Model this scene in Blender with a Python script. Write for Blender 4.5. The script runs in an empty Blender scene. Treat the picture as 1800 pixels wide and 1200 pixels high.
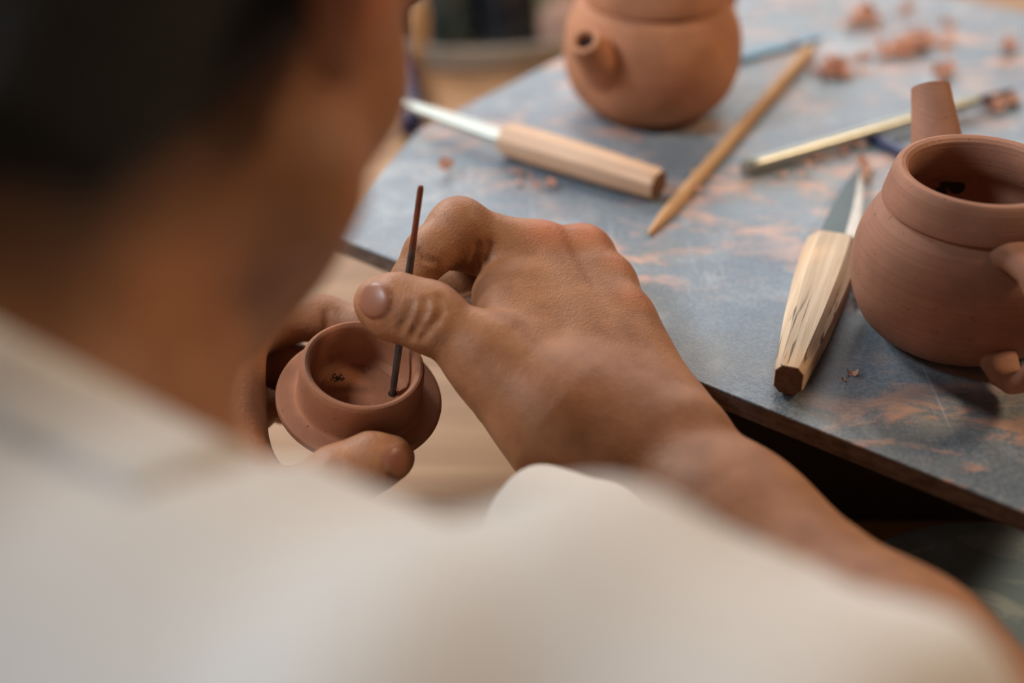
import bpy, math, random
import numpy as np
from mathutils import Vector, Matrix

random.seed(7)
rng = np.random.default_rng(7)
scene = bpy.context.scene
col = scene.collection

# ------------------------------------------------------------------ camera
PITCH = math.radians(33.0)
SP, CP = math.sin(PITCH), math.cos(PITCH)
FPX = 2500.0                      # focal length in pixels of the 1800 x 1200 frame
CAM = Vector((0.0, 0.0, 0.335))   # board top is z = 0
cam_data = bpy.data.cameras.new('camera')
cam_data.sensor_width = 36.0
cam_data.lens = 36.0 * FPX / 1800.0
cam_data.clip_start = 0.01
cam_data.dof.use_dof = True
cam_data.dof.focus_distance = 0.592
cam_data.dof.aperture_fstop = 2.7
cam = bpy.data.objects.new('camera', cam_data)
cam.location = CAM
cam.rotation_euler = (math.pi / 2 - PITCH, 0, 0)
col.objects.link(cam)
scene.camera = cam

# ------------------------------------------------------------------ light
world = bpy.data.worlds.new('world')
scene.world = world
world.use_nodes = True
bg = world.node_tree.nodes['Background']
bg.inputs[0].default_value = (0.80, 0.90, 1.0, 1)
bg.inputs[1].default_value = 0.02

def area_light(name, loc, target, sx, sy, power, color):
    d = bpy.data.lights.new(name, 'AREA')
    d.shape = 'RECTANGLE'
    d.size, d.size_y = sx, sy
    d.energy = power
    d.color = color
    o = bpy.data.objects.new(name, d)
    o.location = loc
    o.rotation_euler = (Vector(target) - Vector(loc)).to_track_quat('-Z', 'Y').to_euler()
    col.objects.link(o)
    return o

area_light('window_pane_light', (-1.30, 2.05, 1.30), (0.05, 0.5, 0.0), 0.45, 0.45, 28, (1.0, 0.98, 0.95))
area_light('window_light', (-0.3, 2.52, 1.15), (-0.3, 0.6, 0.3), 2.8, 1.5, 38, (0.97, 0.98, 1.0))
area_light('added_left_light', (-1.55, 0.22, 1.62), (-0.05, 0.40, 0.0), 0.45, 0.45, 40, (0.90, 0.95, 1.0))  # added to light shirt and thumb from the left; no window there
area_light('warm_bounce_light', (1.05, 0.66, 0.95), (0.2, 0.4, 0.0), 0.25, 0.25, 10, (1.0, 0.72, 0.46))  # added fill for warm bounce on forearm and turntable, not a lamp

scene.view_settings.view_transform = 'Standard'
scene.view_settings.look = 'None'
scene.view_settings.gamma = 1.0
scene.view_settings.use_curve_mapping = False
scene.view_settings.exposure = 0.0
try:
    scene.cycles.use_denoising = True
    scene.cycles.max_bounces = 8
except Exception:
    pass

# ------------------------------------------------------------------ helpers
def P(px, py, d):
    """point seen at pixel (px, py) at distance d along the viewing axis"""
    x = (px - 900.0) / FPX * d
    y = (py - 600.0) / FPX * d
    return np.array([x, d * CP - y * SP, CAM.z - d * SP - y * CP])

def PG(px, py, z=0.0):
    v = (py - 600.0) / FPX
    d = (CAM.z - z) / (SP + v * CP)
    return P(px, py, d)

def camdir(x, y, d):
    """vector given as right, down, away -> world"""
    return np.array([x, d * CP - y * SP, -d * SP - y * CP])

def unit(v):
    v = np.asarray(v, float)
    return v / np.linalg.norm(v)

def tag(o, label=None, cat=None, group=None, kind=None):
    if label: o['label'] = label
    if cat: o['category'] = cat
    if group: o['group'] = group
    if kind: o['kind'] = kind
    return o

def link_mesh(name, me, mat=None, parent=None, smooth=False):
    o = bpy.data.objects.new(name, me)
    col.objects.link(o)
    if mat is not None and not me.materials:
        me.materials.append(mat)
    if parent is not None:
        o.parent = parent
    if smooth:
        me.polygons.foreach_set('use_smooth', [True] * len(me.polygons))
        me.update()
    return o

def mesh_py(name, verts, faces, mat=None, parent=None, smooth=False, mi=None):
    me = bpy.data.meshes.new(name)
    me.from_pydata([tuple(map(float, v)) for v in verts], [], faces)
    me.update()
    if mi is not None:
        pass
    return link_mesh(name, me, mat, parent, smooth)

def empty(name, loc=(0, 0, 0)):
    o = bpy.data.objects.new(name, None)
    o.empty_display_size = 0.02
    o.location = loc
    col.objects.link(o)
    return o

def copy_tree(o, parent=None):
    c = o.copy()
    col.objects.link(c)
    c.parent = parent
    for ch in list(o.children):
        copy_tree(ch, c)
    return c

def autosmooth(o, deg=40):
    me = o.data
    me.polygons.foreach_set('use_smooth', [True] * len(me.polygons))
    try:
        me.set_sharp_from_angle(angle=math.radians(deg))
    except Exception:
        pass

def bevel(o, w, seg=2):
    m = o.modifiers.new('bevel', 'BEVEL')
    m.width = w; m.segments = seg; m.limit_method = 'ANGLE'
    m.angle_limit = math.radians(35)

def lathe(name, prof, mat, parent=None, seg=72, smooth=True, angle=40, wob=0.0):
    verts, faces = [], []
    rows = []
    for r, z in prof:
        if r < 1e-6:
            rows.append([len(verts)]); verts.append((0, 0, z))
        else:
            row = []
            for i in range(seg):
                a = 2 * math.pi * i / seg
                rr = r * (1 + wob * math.sin(2 * a + z * 90) + 0.5 * wob * math.sin(5 * a + z * 200))
                row.append(len(verts)); verts.append((rr * math.cos(a), rr * math.sin(a), z))
            rows.append(row)
    for a, b in zip(rows[:-1], rows[1:]):
        n = max(len(a), len(b))
        for i in range(n):
            j = (i + 1) % n
            if len(a) == 1 and len(b) == 1: continue
            if len(a) == 1: faces.append((a[0], b[j], b[i]))
            elif len(b) == 1: faces.append((a[i], a[j], b[0]))
            else: faces.append((a[i], a[j], b[j], b[i]))
    o = mesh_py(name, verts, faces, mat, parent)
    if smooth: autosmooth(o, angle)
    return o

def smooth_prof(pts, n=6):
    """Catmull-Rom through profile points"""
    p = [np.array(q, float) for q in pts]
    p = [2 * p[0] - p[1]] + p + [2 * p[-1] - p[-2]]
    out = []
    for i in range(1, len(p) - 2):
        for k in range(n):
            t = k / n
            out.append(0.5 * ((2 * p[i]) + (-p[i-1] + p[i+1]) * t + (2*p[i-1] - 5*p[i] + 4*p[i+1] - p[i+2]) * t*t + (-p[i-1] + 3*p[i] - 3*p[i+1] + p[i+2]) * t**3))
    out.append(p[-2])
    return [(max(0.0, float(q[0])), float(q[1])) for q in out]

def frames(path):
    path = [np.array(p, float) for p in path]
    tang = []
    for i in range(len(path)):
        a = path[max(0, i - 1)]; b = path[min(len(path) - 1, i + 1)]
        tang.append(unit(b - a))
    up = np.array([0, 0, 1.0])
    if abs(np.dot(up, tang[0])) > 0.9: up = np.array([1.0, 0, 0])
    n = unit(up - tang[0] * np.dot(up, tang[0]))
    out = []
    for t in tang:
        n = unit(n - t * np.dot(n, t))
        out.append((n, np.cross(t, n)))
    return path, tang, out

def sweep(name, path, sections, mat, parent=None, angle=40, cap=True, smooth=True):
    """sections: per path point a list of (u, v) offsets along (normal, binormal)"""
    path, tang, fr = frames(path)
    verts, faces = [], []
    k = len(sections[0])
    for p, (n, b), s in zip(path, fr, sections):
        for u, v in s:
            verts.append(p + n * u + b * v)
    for i in range(len(path) - 1):
        for j in range(k):
            a = i * k + j; c = i * k + (j + 1) % k
            faces.append((a, c, c + k, a + k))
    if cap:
        faces.append(tuple(reversed(range(k))))
        faces.append(tuple(range((len(path) - 1) * k, len(path) * k)))
    o = mesh_py(name, verts, faces, mat, parent)
    if smooth: autosmooth(o, angle)
    return o

def ring(ru, rv, k=20, power=2.0, rot=0.0):
    out = []
    for i in range(k):
        a = 2 * math.pi * i / k + rot
        c, s = math.cos(a), math.sin(a)
        cu = math.copysign(abs(c) ** (2 / power), c); sv = math.copysign(abs(s) ** (2 / power), s)
        out.append((ru * cu, rv * sv))
    return out

def box_verts(x0, x1, y0, y1, z0, z1):
    v = [(x, y, z) for z in (z0, z1) for y in (y0, y1) for x in (x0, x1)]
    f = [(0, 2, 3, 1), (4, 5, 7, 6), (0, 1, 5, 4), (2, 6, 7, 3), (0, 4, 6, 2), (1, 3, 7, 5)]
    return v, f

def box(name, x0, x1, y0, y1, z0, z1, mat, parent=None, bev=0.0):
    cx, cy = (x0 + x1) / 2, (y0 + y1) / 2
    v, f = box_verts(x0 - cx, x1 - cx, y0 - cy, y1 - cy, 0, z1 - z0)
    o = mesh_py(name, v, f, mat, parent)
    o.location = (cx, cy, z0)
    if bev: bevel(o, bev)
    return o

def prism(name, poly, z0, z1, mat, parent=None, bev=0.0):
    n = len(poly)
    v = [(p[0], p[1], z0) for p in poly] + [(p[0], p[1], z1) for p in poly]
    f = [tuple(reversed(range(n))), tuple(range(n, 2 * n))]
    for i in range(n):
        j = (i + 1) % n
        f.append((i, j, j + n, i + n))
    o = mesh_py(name, v, f, mat, parent)
    if bev: bevel(o, bev)
    return o

# ------------------------------------------------------------------ materials
class NT:
    def __init__(self, name):
        self.m = bpy.data.materials.new(name)
        self.m.use_nodes = True
        self.t = self.m.node_tree
        self.b = self.t.nodes['Principled BSDF']
        self.x = 0
    def n(self, typ, **kw):
        nd = self.t.nodes.new(typ)
        for k, v in kw.items():
            setattr(nd, k, v)
        return nd
    def l(self, a, b):
        self.t.links.new(a, b)
    def coord(self, scale=(1, 1, 1), rot=(0, 0, 0), kind='Object'):
        tc = self.n('ShaderNodeTexCoord'); mp = self.n('ShaderNodeMapping')
        mp.inputs['Scale'].default_value = scale
        mp.inputs['Rotation'].default_value = rot
        self.l(tc.outputs[kind], mp.inputs['Vector'])
        return mp.outputs[0]
    def noise(self, vec, scale, detail=4, rough=0.55, dist=0.0):
        nd = self.n('ShaderNodeTexNoise')
        nd.inputs['Scale'].default_value = scale
        nd.inputs['Detail'].default_value = detail
        nd.inputs['Roughness'].default_value = rough
        nd.inputs['Distortion'].default_value = dist
        self.l(vec, nd.inputs['Vector'])
        return nd.outputs['Fac']
    def ramp(self, fac, stops):
        nd = self.n('ShaderNodeValToRGB')
        el = nd.color_ramp.elements
        while len(el) < len(stops): el.new(0.5)
        for e, (p, c) in zip(el, stops):
            e.position = p
            e.color = (c, c, c, 1) if isinstance(c, (int, float)) else (*c, 1)
        self.l(fac, nd.inputs[0])
        return nd.outputs[0]
    def mix(self, fac, a, b, blend='MIX'):
        nd = self.n('ShaderNodeMix', data_type='RGBA', blend_type=blend)
        for sock, v in ((nd.inputs['Factor'], fac), (nd.inputs['A'], a), (nd.inputs['B'], b)):
            pass
        fs = nd.inputs[0]; sa = nd.inputs[6]; sb = nd.inputs[7]
        for s, v in ((fs, fac), (sa, a), (sb, b)):
            if isinstance(v, (int, float)): s.default_value = v
            elif isinstance(v, tuple): s.default_value = (*v, 1)
            else: self.l(v, s)
        return nd.outputs[2]
    def math(self, op, a, b=0.0, clamp=False):
        nd = self.n('ShaderNodeMath', operation=op, use_clamp=clamp)
        for s, v in ((nd.inputs[0], a), (nd.inputs[1], b)):
            if isinstance(v, (int, float)): s.default_value = v
            else: self.l(v, s)
        return nd.outputs[0]
    def color(self, v):
        s = self.b.inputs['Base Color']
        if isinstance(v, tuple): s.default_value = (*v, 1)
        else: self.l(v, s)
    def rough(self, v):
        s = self.b.inputs['Roughness']
        if isinstance(v, (int, float)): s.default_value = v
        else: self.l(v, s)
    def bump(self, h, strength=0.3, dist=0.001):
        nd = self.n('ShaderNodeBump')
        nd.inputs['Strength'].default_value = strength
        nd.inputs['Distance'].default_value = dist
        self.l(h, nd.inputs['Height'])
        self.l(nd.outputs[0], self.b.inputs['Normal'])
    def spec(self, v):
        self.b.inputs['Specular IOR Level'].default_value = v

def srgb(r, g, b):
    def f(c):
        c /= 255.0
        return c / 12.92 if c <= 0.04045 else ((c + 0.055) / 1.055) ** 2.4
    return (f(r), f(g), f(b))

def clay_mat(name, base, ringscale=900.0, dark=0.75):
    m = NT(name)
    v = m.coord()
    big = m.noise(v, 45, 5)
    fine = m.noise(v, 900, 3, 0.7)
    vr = m.coord(scale=(6, 6, ringscale))
    rings = m.noise(vr, 1.0, 3, 0.6)
    c = m.mix(m.ramp(big, [(0.3, 0.0), (0.7, 1.0)]), tuple(x * dark for x in base), tuple(min(1, x * 1.12) for x in base))
    c = m.mix(m.math('MULTIPLY', m.ramp(rings, [(0.4, 0.0), (0.62, 1.0)]), 0.35), c, tuple(x * 0.72 for x in base))
    speck = m.ramp(m.noise(v, 420, 2, 0.5), [(0.70, 0.0), (0.76, 1.0)])
    c = m.mix(m.math('MULTIPLY', speck, 0.55), c, tuple(x * 0.35 for x in base))
    m.color(c)
    m.rough(0.72); m.spec(0.25)
    h = m.math('ADD', m.math('MULTIPLY', fine, 0.6), m.math('MULTIPLY', rings, 0.8))
    h = m.math('SUBTRACT', h, m.math('MULTIPLY', speck, 1.2))
    m.bump(h, 0.45, 0.0005)
    return m.m

CLAY = srgb(160, 114, 92)
M_clay = clay_mat('red_clay', CLAY)
M_clay_lid = clay_mat('red_clay_lid', srgb(152, 100, 72), 700)
M_clay_far = clay_mat('red_clay_far', srgb(186, 128, 94))
M_shave = clay_mat('clay_shaving', srgb(226, 174, 148), 60)

def wood_mat(name, a, b, scale=(160, 160, 9), rough=0.6, crack=0.0):
    m = NT(name)
    v = m.coord(scale=scale)
    g = m.noise(v, 1.0, 4, 0.6, 0.4)
    f = m.noise(m.coord(scale=tuple(s * 5 for s in scale)), 1.0, 2)
    c = m.mix(m.ramp(g, [(0.35, 0.0), (0.65, 1.0)]), a, b)
    if crack:
        k = m.ramp(m.noise(m.coord(scale=(scale[0] * 1.3, scale[1] * 1.3, scale[2] * 1.2)), 1.0, 3, 0.5, 0.8), [(0.615, 0.0), (0.645, 1.0)])
        c = m.mix(m.math('MULTIPLY', k, crack), c, tuple(x * 0.22 for x in a))
    m.color(c); m.rough(rough); m.spec(0.3)
    m.bump(m.math('ADD', g, m.math('MULTIPLY', f, 0.5)), 0.3, 0.0006)
    return m.m

M_handle = wood_mat('pale_handle_wood', srgb(200, 166, 132), srgb(228, 202, 170), scale=(260, 260, 10), crack=0.85)
M_handle_far = wood_mat('pinkish_handle_wood', srgb(192, 152, 122), srgb(222, 188, 160))
M_endgrain = wood_mat('dark_end_grain', srgb(92, 62, 44), srgb(118, 82, 58), (300, 300, 300))
M_stick = wood_mat('stick_wood', srgb(186, 142, 98), srgb(214, 174, 130))
M_table = wood_mat('tan_table_wood', srgb(152, 113, 80), srgb(176, 137, 101), (5, 60, 60), 0.45)
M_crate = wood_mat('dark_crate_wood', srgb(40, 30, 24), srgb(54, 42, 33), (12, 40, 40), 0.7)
M_stool = wood_mat('stool_wood', srgb(120, 84, 56), srgb(150, 108, 74), (30, 30, 30), 0.5)

def board_material():
    m = NT('scuffed_blue_board')
    v = m.coord()
    base = m.mix(m.ramp(m.noise(v, 9, 5, 0.6), [(0.35, 0.0), (0.65, 1.0)]), srgb(84, 98, 112), srgb(116, 127, 136))
    grain = m.noise(v, 700, 3, 0.75)
    base = m.mix(m.math('MULTIPLY', m.ramp(grain, [(0.42, 0.0), (0.66, 1.0)]), 0.35), base, srgb(175, 186, 196))
    # scuffed pale dust
    sc = m.ramp(m.noise(v, 22, 7, 0.72, 0.5), [(0.52, 0.0), (0.70, 1.0)])
    base = m.mix(m.math('MULTIPLY', sc, 0.55), base, srgb(190, 192, 194))
    # brownish green wet film
    wet = m.ramp(m.noise(m.coord(scale=(1, 1, 1), rot=(0, 0, 0.7)), 13, 3, 0.5), [(0.55, 0.0), (0.72, 1.0)])
    base = m.mix(m.math('MULTIPLY', wet, 0.45), base, srgb(140, 130, 112))
    # clay smears
    ms = m.noise(m.coord(scale=(1.0, 2.2, 1), rot=(0, 0, 0.5)), 26, 6, 0.68, 0.6)
    where = m.ramp(m.noise(v, 6.5, 2, 0.5), [(0.36, 0.0), (0.54, 1.0)])
    sm = m.math('MULTIPLY', m.ramp(ms, [(0.50, 0.0), (0.60, 1.0)]), where)
    base = m.mix(m.math('MULTIPLY', sm, 0.75), base, srgb(206, 158, 134))
    # fine scratches
    s1 = m.ramp(m.noise(m.coord(scale=(420, 7, 1), rot=(0, 0, 0.55)), 1.0, 2, 0.5), [(0.68, 0.0), (0.73, 1.0)])
    s2 = m.ramp(m.noise(m.coord(scale=(6, 380, 1), rot=(0, 0, 0.25)), 1.0, 2, 0.5), [(0.70, 0.0), (0.74, 1.0)])
    base = m.mix(m.math('MULTIPLY', m.math('ADD', s1, s2, True), 0.30), base, srgb(196, 202, 208))
    m.color(base)
    m.rough(m.math('ADD', m.math('MULTIPLY', grain, 0.22), 0.24))
    m.spec(0.55)
    m.bump(m.math('ADD', grain, m.math('MULTIPLY', sm, 0.8)), 0.35, 0.0006)
    return m.m
M_board = board_material()
M_board_edge = wood_mat('board_edge_fibre', srgb(86, 72, 64), srgb(122, 106, 96), (120, 120, 300), 0.85)

def plain(name, c, rough=0.6, metal=0.0, spec=0.4, bumps=0.0, nscale=60, var=0.2):
    m = NT(name)
    v = m.coord()
    n = m.noise(v, nscale, 4)
    m.color(m.mix(n, tuple(x * (1 - var) for x in c), tuple(min(1, x * (1 + var)) for x in c)))
    m.rough(rough); m.spec(spec)
    m.b.inputs['Metallic'].default_value = metal
    if bumps: m.bump(m.noise(v, nscale * 8, 3), bumps, 0.0006)
    return m.m

M_steel = plain('knife_steel', srgb(190, 196, 188), 0.42, 0.8, nscale=120, var=0.12)
M_steel_dark = plain('dark_steel', srgb(92, 102, 104), 0.5, 0.55, nscale=150, var=0.25)
M_rod = plain('dull_metal_rod', srgb(176, 178, 168), 0.36, 0.85, nscale=200)
M_black = plain('black_rubber', srgb(34, 36, 42), 0.5)
M_darkblue = plain('dark_blue_plastic', srgb(38, 48, 84), 0.4)
M_teal = plain('teal_plastic', srgb(96, 140, 164), 0.5)
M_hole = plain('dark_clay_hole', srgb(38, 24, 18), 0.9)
M_rim = plain('grey_tray', srgb(168, 160, 150), 0.3, spec=0.5)
M_glaze = [plain('glaze_%s' % n, srgb(*c), 0.25, spec=0.5, nscale=20, var=0.35) for n, c in
           (('teal', (62, 78, 80)), ('night', (36, 42, 52)), ('khaki', (150, 142, 110)), ('green', (84, 100, 92)), ('brown', (72, 66, 58)))]
M_floor = plain('grey_floor', srgb(120, 112, 104), 0.7, nscale=5, bumps=0.1)
M_wall = plain('plaster_wall', srgb(196, 188, 176), 0.9, nscale=4, var=0.06)
M_brownwall = plain('brown_wall', srgb(122, 96, 76), 0.9, nscale=3, var=0.06)
M_trim = plain('white_trim', srgb(225, 224, 220), 0.5, var=0.04)

def needle_material():
    m = NT('rusty_needle_steel')
    v = m.coord()
    sep = m.n('ShaderNodeSeparateXYZ'); m.l(v, sep.inputs[0])
    n = m.noise(v, 260, 4)
    top = m.ramp(m.math('ADD', sep.outputs['Z'], m.math('MULTIPLY', n, 0.004)), [(0.0685, 0.0), (0.0705, 1.0)])
    rust = m.mix(n, srgb(78, 42, 30), srgb(150, 82, 58))
    m.color(m.mix(top, m.mix(n, srgb(52, 48, 48), srgb(96, 90, 88)), rust))
    m.rough(0.42)
    m.b.inputs['Metallic'].default_value = 0.5
    m.bump(n, 0.3, 0.0004)
    return m.m
M_needle = needle_material()

def skin_material():
    m = NT('skin')
    at = m.n('ShaderNodeAttribute', attribute_name='skin_mask')
    sep = m.n('ShaderNodeSeparateColor'); m.l(at.outputs['Color'], sep.inputs[0])
    v = m.coord()
    mot = m.noise(v, 70, 5, 0.6)
    c = m.mix(m.ramp(mot, [(0.3, 0.0), (0.7, 1.0)]), srgb(134, 88, 57), srgb(160, 110, 75))
    c = m.mix(m.math('MULTIPLY', sep.outputs[1], 0.75), c, srgb(186, 98, 60))
    c = m.mix(m.math('MULTIPLY', sep.outputs[0], 0.85), c, srgb(132, 84, 64))
    c = m.mix(m.math('MULTIPLY', sep.outputs[2], 0.95), c, srgb(24, 19, 13))
    m.color(c)
    vor = m.n('ShaderNodeTexVoronoi'); vor.inputs['Scale'].default_value = 900
    m.l(v, vor.inputs['Vector'])
    fine = m.noise(v, 500, 3, 0.6)
    lines = m.noise(v, 130, 4, 0.6, 1.2)
    h = m.math('ADD', m.math('MULTIPLY', vor.outputs['Distance'], 0.5), m.math('ADD', m.math('MULTIPLY', fine, 0.4), m.math('MULTIPLY', lines, 0.35)))
    keep = m.math('SUBTRACT', 1.0, sep.outputs[0], True)
    m.bump(m.math('MULTIPLY', h, keep), 0.42, 0.0007)
    m.rough(m.math('SUBTRACT', 0.56, m.math('MULTIPLY', sep.outputs[0], 0.16)))
    m.spec(0.38)
    m.b.inputs['Subsurface Weight'].default_value = 0.12
    m.b.inputs['Subsurface Radius'].default_value = (1.0, 0.35, 0.18)
    m.b.inputs['Subsurface Scale'].default_value = 0.004
    return m.m
M_skin = skin_material()

def cloth_material(name, a, b):
    m = NT(name)
    v = m.coord()
    n = m.noise(v, 14, 3)
    m.color(m.mix(n, a, b))
    m.rough(0.9); m.spec(0.15)
    w = m.noise(v, 1500, 2)
    m.bump(w, 0.25, 0.0006)
    m.b.inputs['Sheen Weight'].default_value = 0.15
    return m.m
M_shirt = cloth_material('white_cotton', srgb(202, 195, 187), srgb(214, 208, 201))
M_trouser = cloth_material('dark_trouser', srgb(58, 60, 68), srgb(76, 78, 86))
def hair_material():
    m = NT('dark_hair')
    n = m.noise(m.coord(scale=(900, 260, 900)), 1.0, 3, 0.6, 0.5)
    m.color(m.mix(n, srgb(12, 11, 8), srgb(34, 29, 22)))
    m.rough(0.55); m.spec(0.3)
    m.bump(n, 0.8, 0.0015)
    return m.m
M_hair = hair_material()

# ------------------------------------------------------------------ implicit surfaces for the person
def cap(a, b, r1, r2=None, k=0.006, n=None, s=1.0):
    return ('cap', np.array(a, float), np.array(b, float), r1, r1 if r2 is None else r2, k, None if n is None else unit(n), s)
def ell(c, r, rot=None, k=0.006, op='u'):
    return ('ell', np.array(c, float), np.array(r, float), np.eye(3) if rot is None else np.array(rot, float), k, op)
def ball(c, r, k=0.006, op='u'):
    return ell(c, (r, r, r), None, k, op)

def prim_eval(p, X, Y, Z):
    if p[0] in ('cap', 'cut'):
        _, a, b, r1, r2, k, n, s = p
        ba = b - a; l2 = max(float(ba @ ba), 1e-12)
        px, py, pz = X - a[0], Y - a[1], Z - a[2]
        t = np.clip((px * ba[0] + py * ba[1] + pz * ba[2]) / l2, 0, 1)
        qx, qy, qz = px - ba[0] * t, py - ba[1] * t, pz - ba[2] * t
        if n is not None:
            dn = (qx * n[0] + qy * n[1] + qz * n[2]) * (1 / s - 1)
            qx, qy, qz = qx + n[0] * dn, qy + n[1] * dn, qz + n[2] * dn
        return (np.sqrt(qx * qx + qy * qy + qz * qz) - (r1 + (r2 - r1) * t)) * min(1.0, s)
    _, c, r, R, k, op = p
    px, py, pz = X - c[0], Y - c[1], Z - c[2]
    u = px * R[0, 0] + py * R[0, 1] + pz * R[0, 2]
    v = px * R[1, 0] + py * R[1, 1] + pz * R[1, 2]
    w = px * R[2, 0] + py * R[2, 1] + pz * R[2, 2]
    k0 = np.sqrt((u / r[0]) ** 2 + (v / r[1]) ** 2 + (w / r[2]) ** 2)
    k1 = np.sqrt((u / r[0] ** 2) ** 2 + (v / r[1] ** 2) ** 2 + (w / r[2] ** 2) ** 2)
    return np.where(k1 > 1e-9, k0 * (k0 - 1) / np.maximum(k1, 1e-9), -r.min())

def prim_box(p):
    if p[0] in ('cap', 'cut'):
        r = max(p[3], p[4])
        return np.minimum(p[1], p[2]) - r, np.maximum(p[1], p[2]) + r
    r = p[2].max()
    return p[1] - r, p[1] + r

def smin(a, b, k):
    if k <= 1e-6: return np.minimum(a, b)
    h = np.clip(0.5 + 0.5 * (b - a) / k, 0, 1)
    return b + (a - b) * h - k * h * (1 - h)
def smax(a, b, k):
    return -smin(-a, -b, k)

BIG = 0.06
class Field:
    """core prims blended together; limbs blended with the core but kept apart from one another; then details"""
    def __init__(self, core, limbs=(), details=(), kjoin=0.008, klimb=0.0012, clip=None):
        self.core, self.limbs, self.details = list(core), [list(l) for l in limbs], list(details)
        self.kjoin, self.klimb, self.clip = kjoin, klimb, clip
    def group(self, prims, X, Y, Z, grid):
        shape = np.broadcast(X, Y, Z).shape
        D = np.full(shape, BIG, np.float32)
        for p in prims:
            self.apply(D, p, X, Y, Z, grid)
        return D
    def apply(self, D, p, X, Y, Z, grid):
        k = p[5] if p[0] in ('cap', 'cut') else p[4]
        op = 'u' if p[0] == 'cap' else 's' if p[0] == 'cut' else p[5]
        if grid:
            lo, hi = prim_box(p)
            m = max(0.014, 1.5 * k + 0.006)
            xs, ys, zs = X[:, 0, 0], Y[0, :, 0], Z[0, 0, :]
            i0, i1 = np.searchsorted(xs, lo[0] - m), np.searchsorted(xs, hi[0] + m)
            j0, j1 = np.searchsorted(ys, lo[1] - m), np.searchsorted(ys, hi[1] + m)
            k0, k1 = np.searchsorted(zs, lo[2] - m), np.searchsorted(zs, hi[2] + m)
            if i0 >= i1 or j0 >= j1 or k0 >= k1: return
            sl = (slice(i0, i1), slice(j0, j1), slice(k0, k1))
            v = prim_eval(p, X[i0:i1], Y[:, j0:j1], Z[:, :, k0:k1])
            D[sl] = smin(D[sl], v, k) if op == 'u' else smax(D[sl], -v, k)
        else:
            v = prim_eval(p, X, Y, Z)
            D[...] = smin(D, v, k) if op == 'u' else smax(D, -v, k)
    def __call__(self, X, Y, Z, grid=False):
        C = self.group(self.core, X, Y, Z, grid)
        R = C.copy()
        for l in self.limbs:
            L = self.group(l, X, Y, Z, grid)
            R = smin(R, smin(C, L, self.kjoin), self.klimb)
        for p in self.details:
            self.apply(R, p, X, Y, Z, grid)
        if self.clip is not None:
            R = self.clip(R, X, Y, Z)
        return R
    def bounds(self):
        los, his = zip(*[prim_box(p) for p in self.core + [q for l in self.limbs for q in l]])
        return np.min(los, 0), np.max(his, 0)
    def trace(self, px, py, d0=0.2, d1=1.2):
        """surface point of this body seen at a pixel of the photograph"""
        d = d0
        for _ in range(160):
            q = P(px, py, d)
            v = float(self(np.array([q[0]]), np.array([q[1]]), np.array([q[2]]))[0])
            if v < 2e-4: break
            d += v * 0.8
            if d > d1: return None
        return q

def surface_nets(D, o, h):
    nx, ny, nz = D.shape
    ins = D < 0
    cnt = np.zeros((nx - 1, ny - 1, nz - 1), np.uint8)
    for a in (0, 1):
        for b in (0, 1):
            for c in (0, 1):
                cnt += ins[a:nx - 1 + a, b:ny - 1 + b, c:nz - 1 + c]
    act = np.argwhere((cnt > 0) & (cnt < 8))
    idx = -np.ones(cnt.shape, np.int64)
    idx[act[:, 0], act[:, 1], act[:, 2]] = np.arange(len(act))
    corners = [(a, b, c) for a in (0, 1) for b in (0, 1) for c in (0, 1)]
    val = {q: D[act[:, 0] + q[0], act[:, 1] + q[1], act[:, 2] + q[2]] for q in corners}
    acc = np.zeros((len(act), 3)); num = np.zeros(len(act))
    for q in corners:
        for ax in range(3):
            if q[ax] == 0:
                r = list(q); r[ax] = 1; r = tuple(r)
                v0, v1 = val[q], val[r]
                cr = (v0 < 0) != (v1 < 0)
                t = np.where(cr, v0 / np.where(cr, v0 - v1, 1), 0)
                pos = np.tile(np.array(q, float), (len(act), 1)); pos[:, ax] += t
                acc += pos * cr[:, None]; num += cr
    verts = (act + acc / num[:, None]) * h + o
    quads = []
    for ax in range(3):
        b, c = (ax + 1) % 3, (ax + 2) % 3
        s0 = [slice(None)] * 3; s1 = [slice(None)] * 3
        s0[ax] = slice(0, D.shape[ax] - 1); s1[ax] = slice(1, D.shape[ax])
        e = np.argwhere(ins[tuple(s0)] != ins[tuple(s1)])
        e = e[(e[:, b] > 0) & (e[:, c] > 0) & (e[:, b] < D.shape[b] - 1) & (e[:, c] < D.shape[c] - 1)]
        def cell(db, dc):
            f = e.copy(); f[:, b] += db; f[:, c] += dc
            return idx[f[:, 0], f[:, 1], f[:, 2]]
        q = np.stack([cell(-1, -1), cell(0, -1), cell(0, 0), cell(-1, 0)], 1)
        flip = ~ins[e[:, 0], e[:, 1], e[:, 2]]
        q[flip] = q[flip][:, ::-1]
        quads.append(q)
    return verts, np.concatenate(quads)

def polygonise(field, h, pad=0.006, box=None):
    lo, hi = field.bounds() if box is None else box
    lo = np.array(lo) - pad - h; hi = np.array(hi) + pad + h
    n = np.ceil((hi - lo) / h).astype(int) + 1
    xs, ys, zs = (lo[i] + h * np.arange(n[i]) for i in range(3))
    X = xs.astype(np.float32)[:, None, None]; Y = ys.astype(np.float32)[None, :, None]; Z = zs.astype(np.float32)[None, None, :]
    D = field(X, Y, Z, True).astype(np.float32)
    return surface_nets(D, lo, h)

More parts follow.
